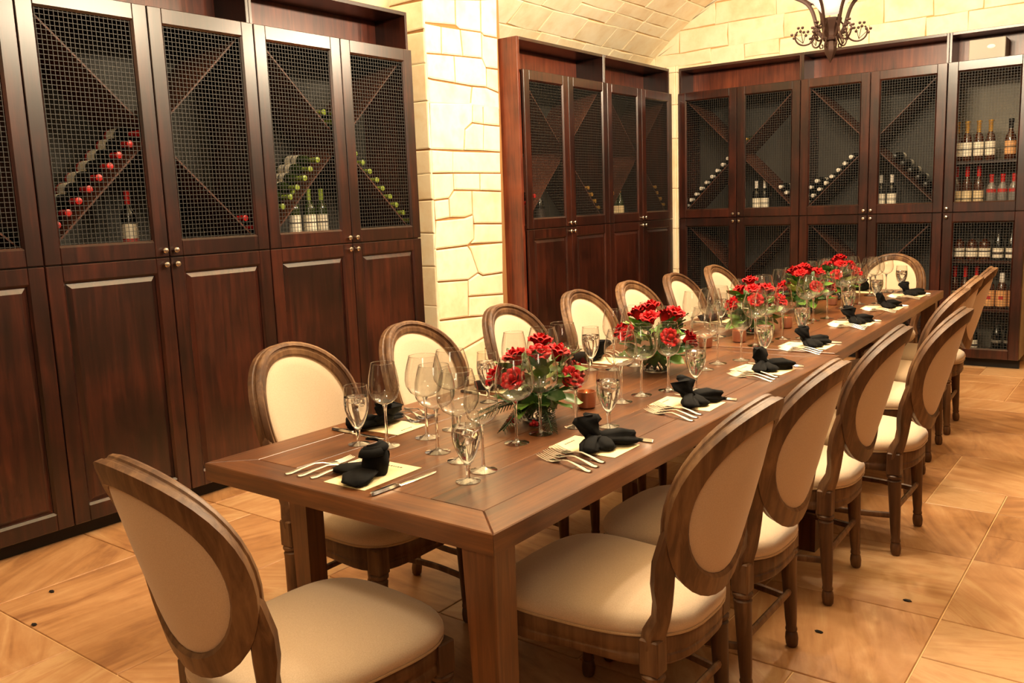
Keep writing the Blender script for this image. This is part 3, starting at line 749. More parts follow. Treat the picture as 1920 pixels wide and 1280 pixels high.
# ------------------------------------------------------------------ oval-back chairs (local +X is the sitter's front)
LEAN = R(15)
BU = Vector((-math.sin(LEAN), 0, math.cos(LEAN))); BN = Vector((math.cos(LEAN), 0, math.sin(LEAN))); BO = Vector((-.247, 0, .42))
RC = .37                                  # the back is bent round the sitter
def bp(y, l, t=0):
    th = y / RC
    return tuple(BO + BU * l + BN * (RC - (RC - t) * math.cos(th)) + Vector((0, (RC - t) * math.sin(th), 0)))
OA, OB, OL = .252, .257, .345
def seat_outline(n=40, grow=0.0):
    out = []
    for i in range(n):
        a = 2 * PI * i / n; c, s_ = math.cos(a), math.sin(a)
        e = 2 / 4.0 if c > 0 else 2 / 2.5
        u = math.copysign(abs(c) ** e, c); v = math.copysign(abs(s_) ** (2 / 3.6 if c > 0 else 2 / 3.0), s_)
        x = .015 + ((.268 if u > 0 else .275) + grow) * u; wd = .232 + .020 * u
        x += .012 * (1 - v * v) * (1 if u > 0 else 0) * abs(u)
        out.append((x, (wd + grow) * v))
    return out
def chair_meshes():
    D = {}
    # oval frame
    prof = [(0, -.018), (0, -.006), (.003, -.003), (.003, .002), (0, .005), (0, .012), (.006, .019), (.015, .020), (.019, .015), (.025, .015), (.029, .020), (.044, .018), (.054, .008), (.054, -.013), (.047, -.019), (.012, -.020)]
    mb = MB(); n = 44; rings = []
    for i in range(n):
        a = 2 * PI * i / n
        rings.append([bp((OA - r * 1.06) * math.cos(a), OL + (OB - r * 1.06) * math.sin(a), t * 1.25) for r, t in prof])
    mb.loft(rings, True, loop=True)
    D['back_frame'] = mb.mesh('back_frame', 'chair_wood', 35)
    # stiles from seat to oval, one per side
    for sgn, key in ((1, 'stile_a'), (-1, 'stile_b')):
        pts = [(.197, -.03, .024, .022), (.198, .01, .025, .022), (.190, .05, .020, .019), (.196, .09, .022, .018), (.210, .14, .027, .018), (.222, .20, .026, .018), (.227, .27, .018, .017), (.227, .33, .008, .012)]
        mb = MB(); rings = []
        for (y, l, wy, wt) in pts:
            c = .006
            loop = [(-wy + c, -wt), (wy - c, -wt), (wy, -wt + c), (wy, wt - c), (wy - c, wt), (c, wt), (0, wt - .003), (-c, wt), (-wy + c, wt), (-wy, wt - c), (-wy, -wt + c)]
            if l > .3: loop = [(max(-wy, min(wy, p)), q) for p, q in loop]
            rings.append([bp(sgn * (y + p), l, q) for p, q in (loop if sgn > 0 else loop[::-1])])
        mb.loft(rings); D[key] = mb.mesh('stile', 'chair_wood', 40)
    def pad(t0, dome, key):
        mb = MB(); n = 36; a0, b0 = OA - .050, OB - .050; rings = []
        for k, f in ((0, 1.0), (.35, .975), (.6, .93), (.8, .8), (.93, .55), (1.0, .2)):
            rings.append([bp(a0 * f * math.cos(2 * PI * i / n), OL + b0 * f * math.sin(2 * PI * i / n), t0 + dome * k) for i in range(n)])
        if dome < 0: rings = [r[::-1] for r in rings]
        mb.loft(rings, True, False, True); D[key] = mb.mesh(key, 'linen', 60)
    pad(.004, .026, 'back_cushion'); pad(-.010, -.008, 'back_cover')
    mb = MB(); mb.tube([bp((OA - .053) * math.cos(2 * PI * i / 40), OL + (OB - .053) * math.sin(2 * PI * i / 40), .0115) for i in range(40)], .004, 6, True)
    D['back_piping'] = mb.mesh('back_piping', 'piping', 60)
    # seat rail
    mb = MB(); o = seat_outline(44)
    def ring(g, z, scallop=0):
        q = seat_outline(44, g)
        return [(x, y, z + (scallop * (abs(math.sin(math.atan2(y, x) * 2)) ** 3) if scallop else 0)) for x, y in q]
    mb.loft([ring(-.03, .372, -.0), ring(-.004, .356, -.012), ring(.0, .362, -.012), ring(.0, .376, -.008), ring(-.003, .379, -.006), ring(-.003, .384, -.004), ring(0, .388), ring(0, .418), ring(-.004, .424), ring(-.03, .424)], True, True, True)
    D['seat_rail'] = mb.mesh('seat_rail', 'chair_wood', 35)
    mb = MB(); prof = [(-.004, .424), (.004, .430), (.009, .441), (.008, .454), (.002, .466), (-.012, .476), (-.04, .486), (-.09, .4945), (-.15, .4985)]
    mb.loft([[(x, y, z) for x, y in seat_outline(44, g)] for g, z in prof] + [[(.015 + (x - .015) * .15, y * .15, .4995) for x, y in seat_outline(44, -.15)]], True, False, True)
    D['seat'] = mb.mesh('seat', 'linen', 70)
    mb = MB(); mb.tube([(x, y, .4275) for x, y in seat_outline(52, .004)], .0042, 6, True); D['seat_piping'] = mb.mesh('seat_piping', 'piping', 60)
    # legs
    def leg(top, foot, key, back=False):
        mb = MB()
        lp = [(.012, 0), (.0165, .008), (.0185, .03), (.0165, .048), (.0135, .054), (.0165, .058), (.0165, .064), (.0145, .07), (.0165, .10), (.0225, .30), (.024, .312), (.019, .318), (.026, .326), (.026, .334), (.02, .34)]; lp = [(a * 1.16, b) for a, b in lp]
        mb.lathe(lp, 14)
        mb.box((-.026, -.026, .338), (.026, .026, .424 if not back else .43), .004)
        z1 = .424
        for i, v in enumerate(mb.v):
            f = min(1, v[2] / .338)
            mb.v[i] = (v[0] + foot[0] + (top[0] - foot[0]) * f, v[1] + foot[1] + (top[1] - foot[1]) * f, v[2])
        D[key] = mb.mesh('leg', 'chair_wood', 35)
    leg((.240, .208), (.246, .211), 'leg_fa'); leg((.240, -.208), (.246, -.211), 'leg_fb')
    leg((-.196, .190), (-.212, .192), 'leg_ra', True); leg((-.196, -.190), (-.212, -.192), 'leg_rb', True)
    # stretchers
    def bar(p, q, bow, key):
        P, Q = Vector(p), Vector(q); d = (Q - P); side = Vector((d.y, -d.x, 0)).normalized()
        pts = [tuple(P + d * (i / 10) + side * bow * math.sin(PI * i / 10)) for i in range(11)]
        mb = MB(); mb.tube(pts, [(.009, .013)] * 11, 8); D[key] = mb.mesh('stretcher', 'chair_wood', 40)
    bar((.244, .209, .165), (-.206, .189, .165), .035, 'st_a'); bar((-.206, -.189, .165), (.244, -.209, .165), .035, 'st_b')
    bar((-.206, .189, .195), (-.206, -.189, .195), 0, 'st_r')
    return D
CM = chair_meshes()
def make_chair(label, loc, rz, group):
    t = thing('dining_chair', label, 'chair', loc, rz, group)
    obj('seat', CM['seat'], t); obj('seat_piping', CM['seat_piping'], t); obj('seat_rail', CM['seat_rail'], t)
    bf = obj('back_frame', CM['back_frame'], t)
    obj('stile', CM['stile_a'], t); obj('stile', CM['stile_b'], t)
    obj('back_cushion', CM['back_cushion'], t); obj('back_cover', CM['back_cover'], t); obj('back_piping', CM['back_piping'], t)
    for k in ('leg_fa', 'leg_fb', 'leg_ra', 'leg_rb'): obj('leg', CM[k], t)
    for k in ('st_a', 'st_b', 'st_r'): obj('stretcher', CM[k], t)
    return t
G = 'oval-back dining chairs'
ch0 = make_chair('oval-back linen chair at the near head of the table, its back toward the camera', (.072, -.160, 0), PI / 2 - R(5), G)
CR = [(.540, .53, 0), (.545, 1.07, 0), (.545, 1.81, 1.5), (.640, 2.405, 0), (.50, 3.17, 3), (.458, 3.80, 3), (.435, 4.43, 3)]
CL = [(-.50, .60, 1), (-.485, 1.21, 0), (-.485, 1.87, 0), (-.505, 2.55, -1), (-.49, 3.10, 0), (-.475, 3.66, 1), (-.50, 4.32, 0)]
for i, (x, y, a) in enumerate(CR):
    dup(ch0, (x, y, 0), (0, 0, PI + R(a)), '%s oval-back chair from the near end on the open floor side' % ORD[i], G)
for i, (x, y, a) in enumerate(CL):
    dup(ch0, (x, y, 0), (0, 0, R(a)), '%s oval-back chair from the near end on the cabinet side' % ORD[i], G)
dup(ch0, (.01, 5.20, 0), (0, 0, -PI / 2), 'oval-back chair at the far head of the table facing the camera', G)

# ------------------------------------------------------------------ place settings
def glass_meshes(key, prof_bowl, stem_prof, foot_prof, n=24):
    b = MB(); b.lathe(prof_bowl, n, cap0=False, cap1=False)
    rz, rr = prof_bowl[-1][1], prof_bowl[-1][0]
    b.tube([(rr * math.cos(2 * PI * i / n), rr * math.sin(2 * PI * i / n), rz) for i in range(n)], .0010, 6, True)
    s_ = MB(); s_.lathe(stem_prof, 12)
    f = MB(); f.lathe(foot_prof, n)
    return dict(bowl=b.mesh('bowl', 'bowl', 70), stem=s_.mesh('stem', 'stem', 60), foot=f.mesh('foot', 'foot', 50))
FOOT = [(.036, 0), (.0365, .0012), (.030, .0026), (.016, .005), (.008, .0085), (.0055, .0125)]
STEM = [(.0054, .0125), (.0042, .025), (.0038, .06), (.0040, .10), (.0062, .119), (.0095, .1255)]
GL = {
 'big': glass_meshes('big', [(.0096, .1255), (.028, .131), (.0445, .142), (.0545, .159), (.0575, .177), (.0555, .200), (.0495, .226), (.0425, .250)], STEM, FOOT),
 'white': glass_meshes('white', [(.0096, .1255), (.024, .132), (.036, .143), (.0430, .159), (.0450, .176), (.0432, .200), (.0390, .224), (.0342, .247)], STEM, FOOT),
 'goblet': glass_meshes('goblet', [(.0085, .045), (.0185, .060), (.0285, .083), (.0355, .106), (.0372, .126), (.0358, .150), (.0330, .177)], [(.0055, .008), (.0050, .016), (.0068, .026), (.0060, .034), (.0085, .045)], [(.0315, 0), (.032, .0015), (.026, .003), (.012, .006), (.0060, .0085)]),
}
wm = MB(); wm.lathe([(.006, .047), (.0177, .061), (.0277, .084), (.0347, .106), (.0364, .126), (.0355, .144)], 20); WATER = wm.mesh('water', 'water', 60)
def ice_mesh():
    mb = MB(); mb.box((-.0105, -.0105, -.0095), (.0105, .0105, .0095), .003); return mb.mesh('ice_cube', 'ice')
ICE = ice_mesh()
GNAME = {'big': ('wine_glass', 'empty wide-bowled wine glass'), 'white': ('wine_glass', 'empty narrow white wine glass'), 'goblet': ('water_goblet', 'short goblet of iced water')}
def glass(kind, x, y, label, group):
    nm = GNAME[kind]
    t = thing(nm[0], label, 'glass', (x, y, TZ), rng.uniform(0, 6), group)
    b = obj('bowl', GL[kind]['bowl'], t); obj('stem', GL[kind]['stem'], t); obj('foot', GL[kind]['foot'], t)
    if kind == 'goblet':
        wt = obj('water', WATER, t)
        for k in range(3):
            a = k * 2.1 + rng.uniform(0, 1)
            obj('ice_cube', ICE, t, (.0125 * math.cos(a), .0125 * math.sin(a), .128 + .004 * k), (rng.uniform(-.4, .4), rng.uniform(-.4, .4), a))

def fork_mesh():
    mb = MB()
    pr = [(0, .0040, .0020), (.004, .0065, .0016), (.015, .0072, .0018), (.05, .0045, .0070), (.085, .0032, .0110), (.108, .0030, .0085), (.122, .0055, .0050), (.133, .0110, .0026), (.148, .0118, .0018), (.152, .0116, .0018)]
    mb.loft([[(x, -w_, z), (x, -w_ * .6, z + .0018), (x, w_ * .6, z + .0018), (x, w_, z), (x, w_ * .5, z - .0004), (x, -w_ * .5, z - .0004)] for x, w_, z in pr])
    for k in range(4):
        y = -.0100 + .0200 * k / 3
        mb.loft([[(x, y * g - w_, z), (x, y * g, z + .0016), (x, y * g + w_, z), (x, y * g, z - .0002)] for x, w_, z, g in ((.151, .0019, .0018, 1), (.172, .0017, .0034, .98), (.194, .0014, .0072, .96), (.200, .0006, .0086, .95))])
    mb.xf(Matrix.Diagonal((1, 1.3, 1.15, 1)))
    return mb.mesh('fork', 'steel', 50)
def knife_mesh():
    mb = MB()
    pr = [(0, .0045, .0035), (.006, .0075, .0045), (.06, .0082, .0045), (.088, .0066, .0040), (.094, .0055, .0030), (.097, .0072, .0014), (.15, .0095, .0011), (.20, .0092, .0010), (.222, .0062, .0009), (.23, .0020, .0008)]
    mb.loft([[(x, -w_, h * .4), (x, -w_ * .55, 2 * h * .95), (x, w_ * .55, 2 * h * .95), (x, w_, h * .4), (x, w_ * .5, 0), (x, -w_ * .5, 0)] for x, w_, h in pr])
    return mb.mesh('knife', 'steel', 45)
FORK, KNIFE = fork_mesh(), knife_mesh()
cm = MB(); cm.box((-.107, -.072, 0), (.107, .072, .0012)); CARD = cm.mesh('menu_card', 'card')
def print_mesh():
    mb = MB(); r_ = random.Random(2); y = -.026
    while y < .026:
        wd = r_.uniform(.004, .007); mb.box((.078, y, .0011), (.084, y + wd, .0014)); y += wd + .003
    return mb.mesh('printing', 'ink')
PRINT = print_mesh()

def napkin_mesh(seed):
    r_ = random.Random(seed); mb = MB(); n = 20
    def lobe(path, ws, hs, jit=.12):
        rings = []
        for i, (p, w_, h_) in enumerate(zip(path, ws, hs)):
            P = Vector(p); a = Vector(path[max(0, i - 1)]); b = Vector(path[min(len(path) - 1, i + 1)]); t = (b - a).normalized()
            u = t.cross(Vector((0, 0, 1)));  u = u.normalized() if u.length > 1e-3 else Vector((0, 1, 0)); v = u.cross(t)
            ring = []
            for j in range(n):
                an = 2 * PI * j / n; f = 1 + jit * math.sin(an * 3 + i * .9 + seed) + jit * .6 * math.sin(an * 5 + seed * 2)
                q = P + u * (w_ * f * math.cos(an)) + v * (h_ * f * math.sin(an))
                ring.append((q.x, q.y, max(.0016, q.z)))
            rings.append(ring)
        mb.loft(rings)
    j = lambda s=.006: r_.uniform(-s, s)
    if seed == 0:      # rosette: rolled bud over two flat wings
        lobe([(.0, .0, .012), (-.03, -.035 , .014), (-.05, -.075, .012), (-.055, -.10, .008)], [.03, .042, .036, .008], [.012, .013, .010, .003])
        lobe([(.0, .0, .012), (-.03, .04, .014), (-.055, .07, .011), (-.075, .085, .006)], [.03, .04, .032, .008], [.012, .012, .009, .003])
        lobe([(.02, 0, .004), (.02, 0, .03), (.02, 0, .055), (.02, .0, .072), (.02, 0, .078)], [.032, .037, .034, .024, .012], [.032, .036, .033, .024, .012], .07)
        for k in range(3):    # the roll's lapped edges
            pts = []; ra = .037 - .009 * k
            for q in range(15):
                an = k * 1.7 + q * .36
                pts.append((.02 + ra * math.cos(an), ra * math.sin(an), .046 + .012 * k + .0016 * q))
            mb.tube(pts, [(.004, .013)] * 15, 6)
        return mb.mesh('napkin', 'napkin', 85)
    s_ = 1 + .1 * j(1)
    lobe([(0, 0, .02), (-.02, -.025, .022), (-.045, -.055, .02), (-.06, -.078, .016), (-.055, -.088, .012)], [.018, .030, .042, .036, .014], [.013, .018, .023, .019, .010], .2)       # loop toward the forks
    lobe([(0, 0, .022), (.0, .03, .026), (-.008, .06, .022), (-.02, .088, .014), (-.024, .098, .010)], [.014, .020, .025, .024, .012], [.012, .013, .011, .008, .004], .2)           # tail toward the knife
    lobe([(0, 0, .018), (.012, .002, .034), (.020, j(), .052), (.026, j(), .072), (.030, j(), .084), (.031, 0, .087)], [.020, .029, .038, .042, .037, .02], [.018, .019, .021, .020, .016, .007], .16)  # upright fan
    lobe([(0, -.006, .02), (-.03, .018, .018), (-.05, .03, .012), (-.06, .036, .008)], [.018, .028, .026, .010], [.014, .012, .009, .004])
    mb.tube([(.006 + .021 * math.cos(2 * PI * q / 14), .026 * math.sin(2 * PI * q / 14), .026 + .010 * math.cos(2 * PI * q / 14)) for q in range(14)], [(.011, .014)] * 14, 8, True)  # knot
    return mb.mesh('napkin', 'napkin', 85)
NAP = [napkin_mesh(k) for k in range(4)]

def setting(origin, face, desc, gl=None, nap=1, nap_rot=0.0):
    """origin: middle of the place at the table edge; face: heading of the sitter (rad). u goes in toward the centre, v to the sitter's right"""
    cu, su = math.cos(face), math.sin(face)
    def W(u, v): return (origin[0] + cu * u + su * v, origin[1] + su * u - cu * v)
    x, y = W(.165, 0)
    c = obj('menu_card', CARD, None, (x, y, TZ + .0004), (0, 0, face + R(rng.uniform(-4, 4)))); tag(c, 'cream menu card %s' % desc, 'menu card', 'menu cards'); obj('printing', PRINT, c)
    x, y = W(.155, .0 + rng.uniform(-.01, .01))
    tag(obj('napkin', NAP[nap], None, (x, y, TZ + .0012), (0, 0, face + nap_rot + R(rng.uniform(-15, 15)))), 'black tied napkin on the menu card %s' % desc, 'napkin', 'black napkins')
    for k, nm in enumerate(('outer', 'middle', 'inner')):
        x, y = W(.045 + .006 * k, -.208 + .043 * k)
        tag(obj('fork', FORK, None, (x, y, TZ + .0006), (0, 0, face - R(15 + rng.uniform(-2, 2)))), '%s steel fork %s' % (nm, desc), 'fork', 'steel forks')
    x, y = W(.04, .118)
    tag(obj('knife', KNIFE, None, (x, y, TZ + .0006), (0, 0, face + R(rng.uniform(-3, 3)))), 'steel knife %s' % desc, 'knife', 'steel knives')
    pat = gl or [('goblet', .24, .205), ('white', .325, .16), ('big', .37, .045), ('big', .372, -.085)]
    pos = {'goblet': 'goblet of iced water', 'white': 'narrow white wine glass'}
    nb = 0
    for kind, u, v in pat:
        x, y = W(u + (0 if gl else rng.uniform(-.008, .008)), v + (0 if gl else rng.uniform(-.01, .01)))
        if kind == 'big':
            lab = ('right-hand wide wine glass ' if nb == 0 else 'left-hand wide wine glass ') + desc; nb += 1
        else: lab = pos[kind] + ' ' + desc
        glass(kind, x, y, lab, 'glasses on the long table')
def edge_r(y): return .572 if y < 2.35 else .545 - .033 * (y - 2.35)
def edge_l(y): return -.4515 if y < 2.35 else edge_r(y) - 1.0
setting((.05, -.054), PI / 2, 'at the near head of the table', [('goblet', .251, .249), ('white', .341, .226), ('big', .381, .114), ('big', .413, .003)], 0, R(-20))
for i, y in enumerate((.622, 1.221, 1.896, 2.524, 3.304, 4.003, 4.70)):
    setting((edge_r(y), y), PI + (FR if y > 2.35 else 0), 'at the %s place on the open floor side' % ORD[i], None, 1 + i % 3, R((0, 8, -12, 15, -6, 4, 10)[i]))
for i, y in enumerate((.50, 1.13, 1.80, 2.52, 3.15, 3.80, 4.45)):
    setting((edge_l(y), y), FR if y > 2.35 else 0, 'at the %s place on the cabinet side' % ORD[i], None, 1 + (i + 1) % 3, R((0, -8, 12, -15, 6, -4, 9)[i]))
setting((.0, 5.03), -PI / 2, 'at the far head of the table', [('goblet', .20, .22), ('white', .25, .16), ('big', .29, .06)], 2)
# ------------------------------------------------------------------ flowers and candles
def rose_mesh(seed):
    r_ = random.Random(seed); mb = MB()
    def petal(a0, span, r0, r1, z0, z1, curl):
        nu, nv = 8, 5; pts = []
        for i in range(nv + 1):
            f = i / nv; row_ = []
            for j in range(nu + 1):
                g = j / nu * 2 - 1
                wv = span * (.55 + .45 * math.sin(PI * min(1, f * .62 + .28))) * g * (1 - .25 * f * f)
                rad = r0 + (r1 - r0) * f ** 1.2 + curl * max(0, f - .7) * 2.2 - .0025 * abs(g) * f
                z = z0 + (z1 - z0) * math.sin(f * PI * .5) * (1 - .30 * g * g) - curl * max(0, f - .75) * 2.0
                a = a0 + wv
                row_.append((rad * math.cos(a), rad * math.sin(a), z))
            pts.append(row_)
        v = [p for q in pts for p in q]; f_ = []
        for i in range(nv):
            for j in range(nu):
                k = i * (nu + 1) + j; f_.append((k, k + 1, k + nu + 2, k + nu + 1))
        mb.add(v, f_)
    mb.lathe([(.004, .012), (.009, .02), (.0095, .034), (.006, .041), (.002, .042)], 10)
    for k in range(4): petal(k * 1.9 + r_.random(), 1.25, .007, .0115, .010, .046 - .001 * k, .0)
    for k in range(5): petal(k * 1.32 + r_.random() * .4, 1.0, .009, .0185, .006, .043 - .001 * k, .004)
    for k in range(6): petal(k * 1.05 + r_.random() * .4, .85, .011, .0265, .002, .037, .008)
    for k in range(6): petal(k * 1.05 + .5 + r_.random() * .3, .8, .012, .031, -.001, .034, .006)
    return mb.mesh('rose', 'rose', 70)
ROSE = [rose_mesh(k) for k in range(3)]
def leaf_mesh(L, Wd, droop):
    mb = MB(); nu, nv = 4, 7; v = []; f_ = []
    for i in range(nv + 1):
        f = i / nv; w_ = Wd * math.sin(PI * min(1, f ** .8 * .97 + .02)) ** .8
        for j in range(nu + 1):
            g = j / nu * 2 - 1
            v.append((L * f, w_ * g, .012 * abs(g) * (1 - f) + droop * f * f + .003 * math.sin(f * 9 + g * 2)))
    for i in range(nv):
        for j in range(nu):
            k = i * (nu + 1) + j; f_.append((k, k + 1, k + nu + 2, k + nu + 1))
    mb.add(v, f_); return mb
LEAF = [leaf_mesh(.085, .030, -.02).mesh('leaf', 'leaf', 80), leaf_mesh(.075, .026, -.012).mesh('leaf', 'leaf_dark', 80), leaf_mesh(.062, .027, .004).mesh('leaf', 'leaf_pale', 80)]
def fern_mesh():
    mb = MB(); mb.tube([(0, 0, 0), (.06, 0, .012), (.12, 0, .004)], .0016, 5)
    for i in range(14):
        x = .012 + .0078 * i; l = .026 * (1 - .045 * i)
        for s_ in (1, -1):
            mb.loft([[(x, 0, .008), (x + .003, 0, .009), (x + .003, 0, .007)], [(x + .014, s_ * l, .002), (x + .0155, s_ * l, .003), (x + .0155, s_ * l, .001)]])
    return mb.mesh('fir_sprig', 'fern')
FERN = fern_mesh()
bm_ = MB()
for k in range(7): bm_.ball((.010 * math.cos(k * 1.1) * (k > 0), .010 * math.sin(k * 1.1) * (k > 0), .008 + .004 * (k % 3)), .0062, 8, 5)
BERRY = bm_.mesh('berries', 'berry', 60)
vz = MB(); vz.lathe([(.0, .004), (.040, .004), (.050, .010), (.057, .03), (.058, .06), (.054, .092)], 24, cap0=False, cap1=False); VASE = vz.mesh('vase', 'bowl', 60)
vb = MB(); vb.lathe([(.030, 0), (.045, .001), (.052, .006), (.04, .010)], 24); VBASE = vb.mesh('vase_base', 'stem', 50)
vw = MB(); vw.lathe([(.042, .012), (.051, .03), (.052, .058)], 20); VWAT = vw.mesh('water', 'water', 60)
def stems_mesh():
    mb = MB(); r_ = random.Random(5)
    for k in range(9):
        a = k * .7; mb.tube([(.035 * math.cos(a + 2), .035 * math.sin(a + 2), .014), (.01 * math.cos(a), .01 * math.sin(a), .07), (.03 * math.cos(a), .03 * math.sin(a), .15)], .0028, 6)
    return mb.mesh('rose_stems', 'leaf_dark', 60)
STEMS = stems_mesh()
def aim(d):  # rotation taking +Z to d
    return Vector(d).to_track_quat('Z', 'Y').to_euler()
def arrangement(x, y, label, seed, roses, sprig=False, sc_=1.0):
    r_ = random.Random(seed)
    t = thing('rose_arrangement', label, 'flowers', (x, y, TZ), r_.uniform(0, 6) if not sprig else 0.0, 'red rose centrepieces')
    obj('vase', VASE, t); obj('vase_base', VBASE, t); obj('water', VWAT, t); obj('stems', STEMS, t)
    for k, (a, rr, z) in enumerate(roses):
        d = Vector((math.cos(a) * rr * 5, math.sin(a) * rr * 5, .62 + (z - .17) * 5)).normalized()
        p = Vector((math.cos(a) * rr, math.sin(a) * rr, z))
        o = obj('rose', ROSE[k % 3], t, p, aim(d)); o.scale = (1.2, 1.2, 1.25)
        e = o.rotation_euler.to_matrix()
    for k in range(46):
        a = k * 2.399 + r_.uniform(-.3, .3); lvl = (k % 5) / 5
        z = .06 + .14 * lvl; rr = .050 + .03 * r_.random()
        o = obj('leaf', LEAF[(0, 1, 2, 0, 1)[k % 5] if r_.random() < .85 else 0], t, (math.cos(a) * rr, math.sin(a) * rr, z), (r_.uniform(-.5, .5), -.25 - lvl * .75 + r_.uniform(-.35, .35), a))
        o.scale = (r_.uniform(.8, 1.2),) * 3
    for k in range(9):     # leaves lining the glass
        a = k * .7
        o = obj('leaf', LEAF[1], t, (math.cos(a) * .0575, math.sin(a) * .0575, .10), (PI / 2 * 0, PI / 2 - .12, a)); o.scale = (.9, 1.0, .5)
    if sprig:
        for k, a in enumerate((-2.35, -1.5, -.75, -2.9)):
            obj('fir_sprig', FERN, t, (.05 * math.cos(a), .05 * math.sin(a), .062), (0, .34, a)).scale = (1.35, 1.35, 1.35)
        for k, a in enumerate((-2.0, -1.1)): obj('berries', BERRY, t, ((.10 * math.cos(a)), .10 * math.sin(a), .002))
    return t
def dome(seed, n=9, R_=.082, top=.235):
    r_ = random.Random(seed); out = [(r_.uniform(0, 6), .018, top)]
    for k in range(4): out.append((k * PI / 2 + r_.uniform(-.35, .35) + .4, R_ * r_.uniform(.62, .9), top - .03 + r_.uniform(-.018, .012)))
    for k in range(n - 5): out.append((k * 2 * PI / (n - 5) + r_.uniform(-.3, .3), R_ * 1.3, top - .095 + r_.uniform(-.03, .02)))
    return out
arrangement(.09, .80, 'nearest red rose centrepiece with fir sprigs at its foot', 1, dome(3, 10, .085, .225), True)
arrangement(.05, 1.68, 'second red rose centrepiece from the near end', 2, dome(5, 10, .09, .235))
arrangement(.015, 2.80, 'third red rose centrepiece from the near end', 3, dome(7, 10, .09, .235))
arrangement(-.02, 3.68, 'fourth red rose centrepiece from the near end', 4, dome(9, 10, .09, .235))
arrangement(-.06, 4.42, 'farthest red rose centrepiece, before the far head setting', 6, dome(11, 9, .085, .235))

def votive_meshes():
    c = MB(); n = 24; prof = [(.024, 0), (.029, .004), (.031, .03), (.0315, .048), (.031, .056), (.029, .056), (.0285, .03), (.025, .008)]
    rings = []
    for k, (r_, z) in enumerate(prof):
        rings.append([((r_ + (.0012 if (j + k) % 2 else 0)) * math.cos(2 * PI * j / n), (r_ + (.0012 if (j + k) % 2 else 0)) * math.sin(2 * PI * j / n), z) for j in range(n)])
    c.loft(rings)
    w_ = MB(); w_.lathe([(.024, .009), (.0265, .012), (.0265, .030), (.023, .032)], 18)
    f = MB(); f.lathe([(.0015, .033), (.004, .038), (.0036, .044), (.001, .053)], 10)
    return c.mesh('cup', 'copper', 30), w_.mesh('candle', 'wax', 40), f.mesh('flame', 'flame', 60)
VC, VW, VF = votive_meshes()
for i, (x, y, lb) in enumerate(((.135, 1.02, 'copper votive candle behind the nearest rose centrepiece'), (-.02, 2.30, 'copper votive candle before the third rose centrepiece, cabinet side'), (.06, 2.50, 'copper votive candle before the third rose centrepiece, open side'), (.10, 3.02, 'copper votive candle just past the third rose centrepiece'), (.02, 4.05, 'copper votive candle between the two farthest rose centrepieces'))):
    t = thing('votive_candle', lb, 'candle', (x, y, TZ), 0, 'copper votive candles')
    obj('cup', VC, t); cd = obj('candle', VW, t); obj('flame', VF, cd)

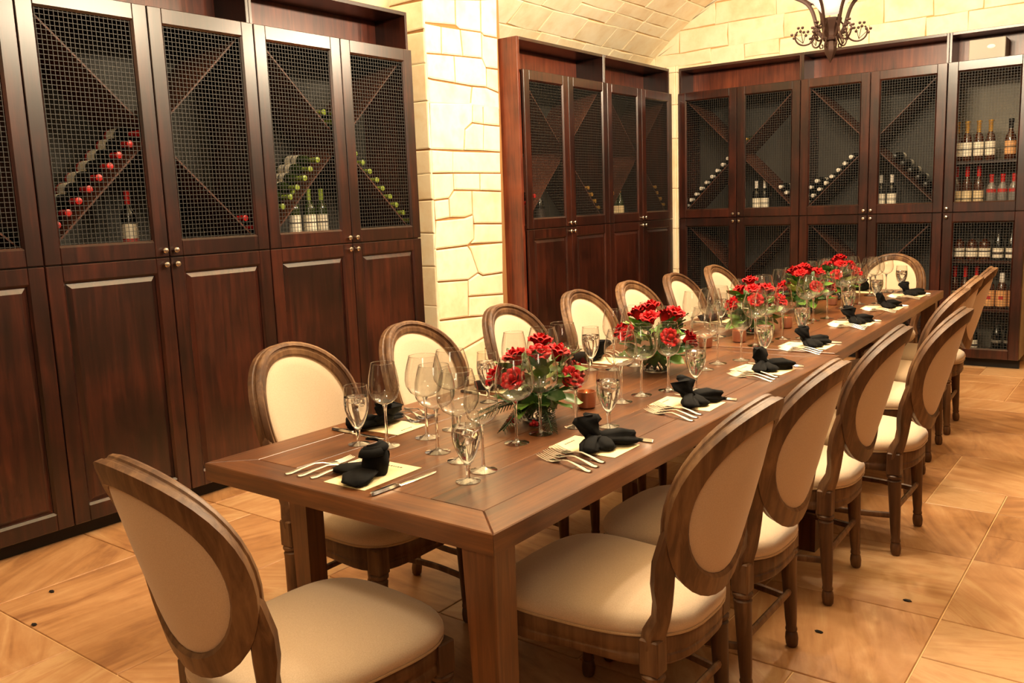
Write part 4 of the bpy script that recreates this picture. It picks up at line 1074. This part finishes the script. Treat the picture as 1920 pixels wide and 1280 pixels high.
# ------------------------------------------------------------------ wrought-iron chandelier
def chandelier(loc):
    t = thing('chandelier', 'wrought-iron scroll chandelier with a lit glass bowl hanging above the far table', 'chandelier', loc)
    # z = 0 at the tip of the finial
    f = MB(); f.lathe([(.001, 0), (.012, .02), (.032, .055), (.036, .075), (.03, .10), (.026, .118)], 8); f.build('finial', 'iron', t, 30)
    h = MB(); h.lathe([(.026, .118), (.042, .124), (.045, .135), (.034, .15), (.036, .19), (.06, .225), (.062, .24), (.05, .245)], 8); h.build('hub', 'iron', t, 30)
    n = 6
    for k in range(n):
        a = 2 * PI * k / n + .35; ca, sa = math.cos(a), math.sin(a)
        P = lambda r, z: (r * ca, r * sa, z)
        # main arm sweeping up and out
        def bez(p0, p1, p2, p3, m=12):
            o = []
            for i in range(m + 1):
                s_ = i / m; q = 1 - s_
                o.append((q**3 * p0[0] + 3*q*q*s_ * p1[0] + 3*q*s_*s_ * p2[0] + s_**3 * p3[0], q**3 * p0[1] + 3*q*q*s_ * p1[1] + 3*q*s_*s_ * p2[1] + s_**3 * p3[1]))
            return o
        pth = bez((.038, .14), (.10, .19), (.07, .30), (.15, .35)) + bez((.15, .35), (.23, .40), (.33, .40), (.36, .52))[1:]
        mb = MB(); mb.tube([P(r, z) for r, z in pth], [(.008, .012)] * len(pth), 6); arm = mb.build('arm', 'iron', t, 50)
        c = MB(); c.lathe([(.0, .52), (.03, .525), (.036, .535), (.012, .54), (.012, .60)], 10, (.36 * ca, .36 * sa)); c.build('candle_cup', 'iron', arm, 40)
        b = MB(); b.lathe([(.010, .60), (.016, .625), (.012, .655), (.002, .685)], 10, (.36 * ca, .36 * sa)); b.build('bulb', 'bulb', arm, 60)
        # lower scroll
        sp = []
        for i in range(30):
            an = -PI * .35 - i / 29 * PI * 2.05; rr = .062 - .040 * i / 29
            sp.append((.135 + rr * math.cos(an) * 1.1, .185 + rr * math.sin(an) - .0 * i))
        pth = [(.05, .225), (.075, .195), (.088, .15)] + [(.15 + (.065 - .0012 * i) * math.cos(PI + .45 + i * .145), .165 + (.065 - .0012 * i) * math.sin(PI + .45 + i * .145)) for i in range(24)]
        mb = MB(); mb.tube([P(r, z) for r, z in pth], .0052, 6); s_ = mb.build('scroll', 'iron', t, 50)
        mb = MB()
        for (r0, z0) in ((.165, .20), (.135, .175), (.20, .165)):
            for q in range(3):
                an = q * 2.1 + .5; mb.ball(P(r0 + .013 * math.cos(an), z0 + .013 * math.sin(an)), .0085, 7, 5)
            mb.tube([P(r0, z0), P(.15, .12)], .002, 5)
        mb.build('berry_cluster', 'iron', s_, 50)
        # small curl beside the finial
        pth = [(.04, .15), (.055, .125), (.062, .10), (.055, .082), (.042, .085), (.042, .10), (.05, .103)]
        mb = MB(); mb.tube([P(r, z) for r, z in pth], .0045, 6); mb.build('curl', 'iron', t, 50)
    bw = MB(); bw.lathe([(.045, .27), (.07, .30), (.10, .335), (.15, .375), (.205, .42), (.235, .47), (.228, .472), (.19, .42), (.10, .35), (.05, .29)], 32); bw.build('glass_bowl', 'shade', t, 60)
    mb = MB()
    r_ = random.Random(3)
    for k in range(26):     # floral ironwork on the bowl
        a = k * 2.399; q = r_.uniform(.12, .95); rad = .085 + .15 * q; z = .315 + .155 * q
        for p_ in range(3):
            mb.ball((rad * math.cos(a) + .010 * math.cos(p_ * 2.1), rad * math.sin(a) + .010 * math.sin(p_ * 2.1), z - .004), .0075, 6, 4)
    mb.build('flower_ornament', 'iron', t, 50)['kind'] = 'stuff'
    mb = MB(); mb.tube([(.25 * math.cos(2 * PI * k / 36), .25 * math.sin(2 * PI * k / 36), .475) for k in range(36)], .010, 6, True); mb.build('rim', 'iron', t, 50)
    top = 3.94 - loc[2]
    mb = MB(); mb.tube([(0, 0, .46), (0, 0, top)], .012, 8); mb.lathe([(.05, top - .06), (.075, top - .03), (.08, top)], 16); mb.build('rod', 'iron', t, 40)
    for k in range(3):
        a = k * 2.094; mb = MB(); mb.tube([(.25 * math.cos(a), .25 * math.sin(a), .455), (.012, 0, top - .55)], .005, 6); mb.build('hanger', 'iron', t, 50)
chandelier((.04, 3.86, 2.205))

# a few dark chips of grit lying on the floor
for i, (x, y, lb) in enumerate(((-1.84, .10, 'small dark scrap on the floor tiles before the left cabinets'), (-1.60, -.08, 'tiny dark chip on the floor left of the near head chair'), (.99, 1.80, 'small dark chip on the open floor beside the third chair'), (.80, 1.40, 'dark chip on the floor beside a rear leg of the second chair'))):
    r_ = random.Random(i); mb = MB(); mb.loft([[(.012 * math.cos(q * 1.05) * (1 + .4 * r_.random()), .007 * math.sin(q * 1.05) * (1 + .4 * r_.random()), z) for q in range(6)] for z in (0, .004)])
    tag(mb.build('scrap', 'cap_black', None, None, (x, y, .0)), lb, 'scrap')
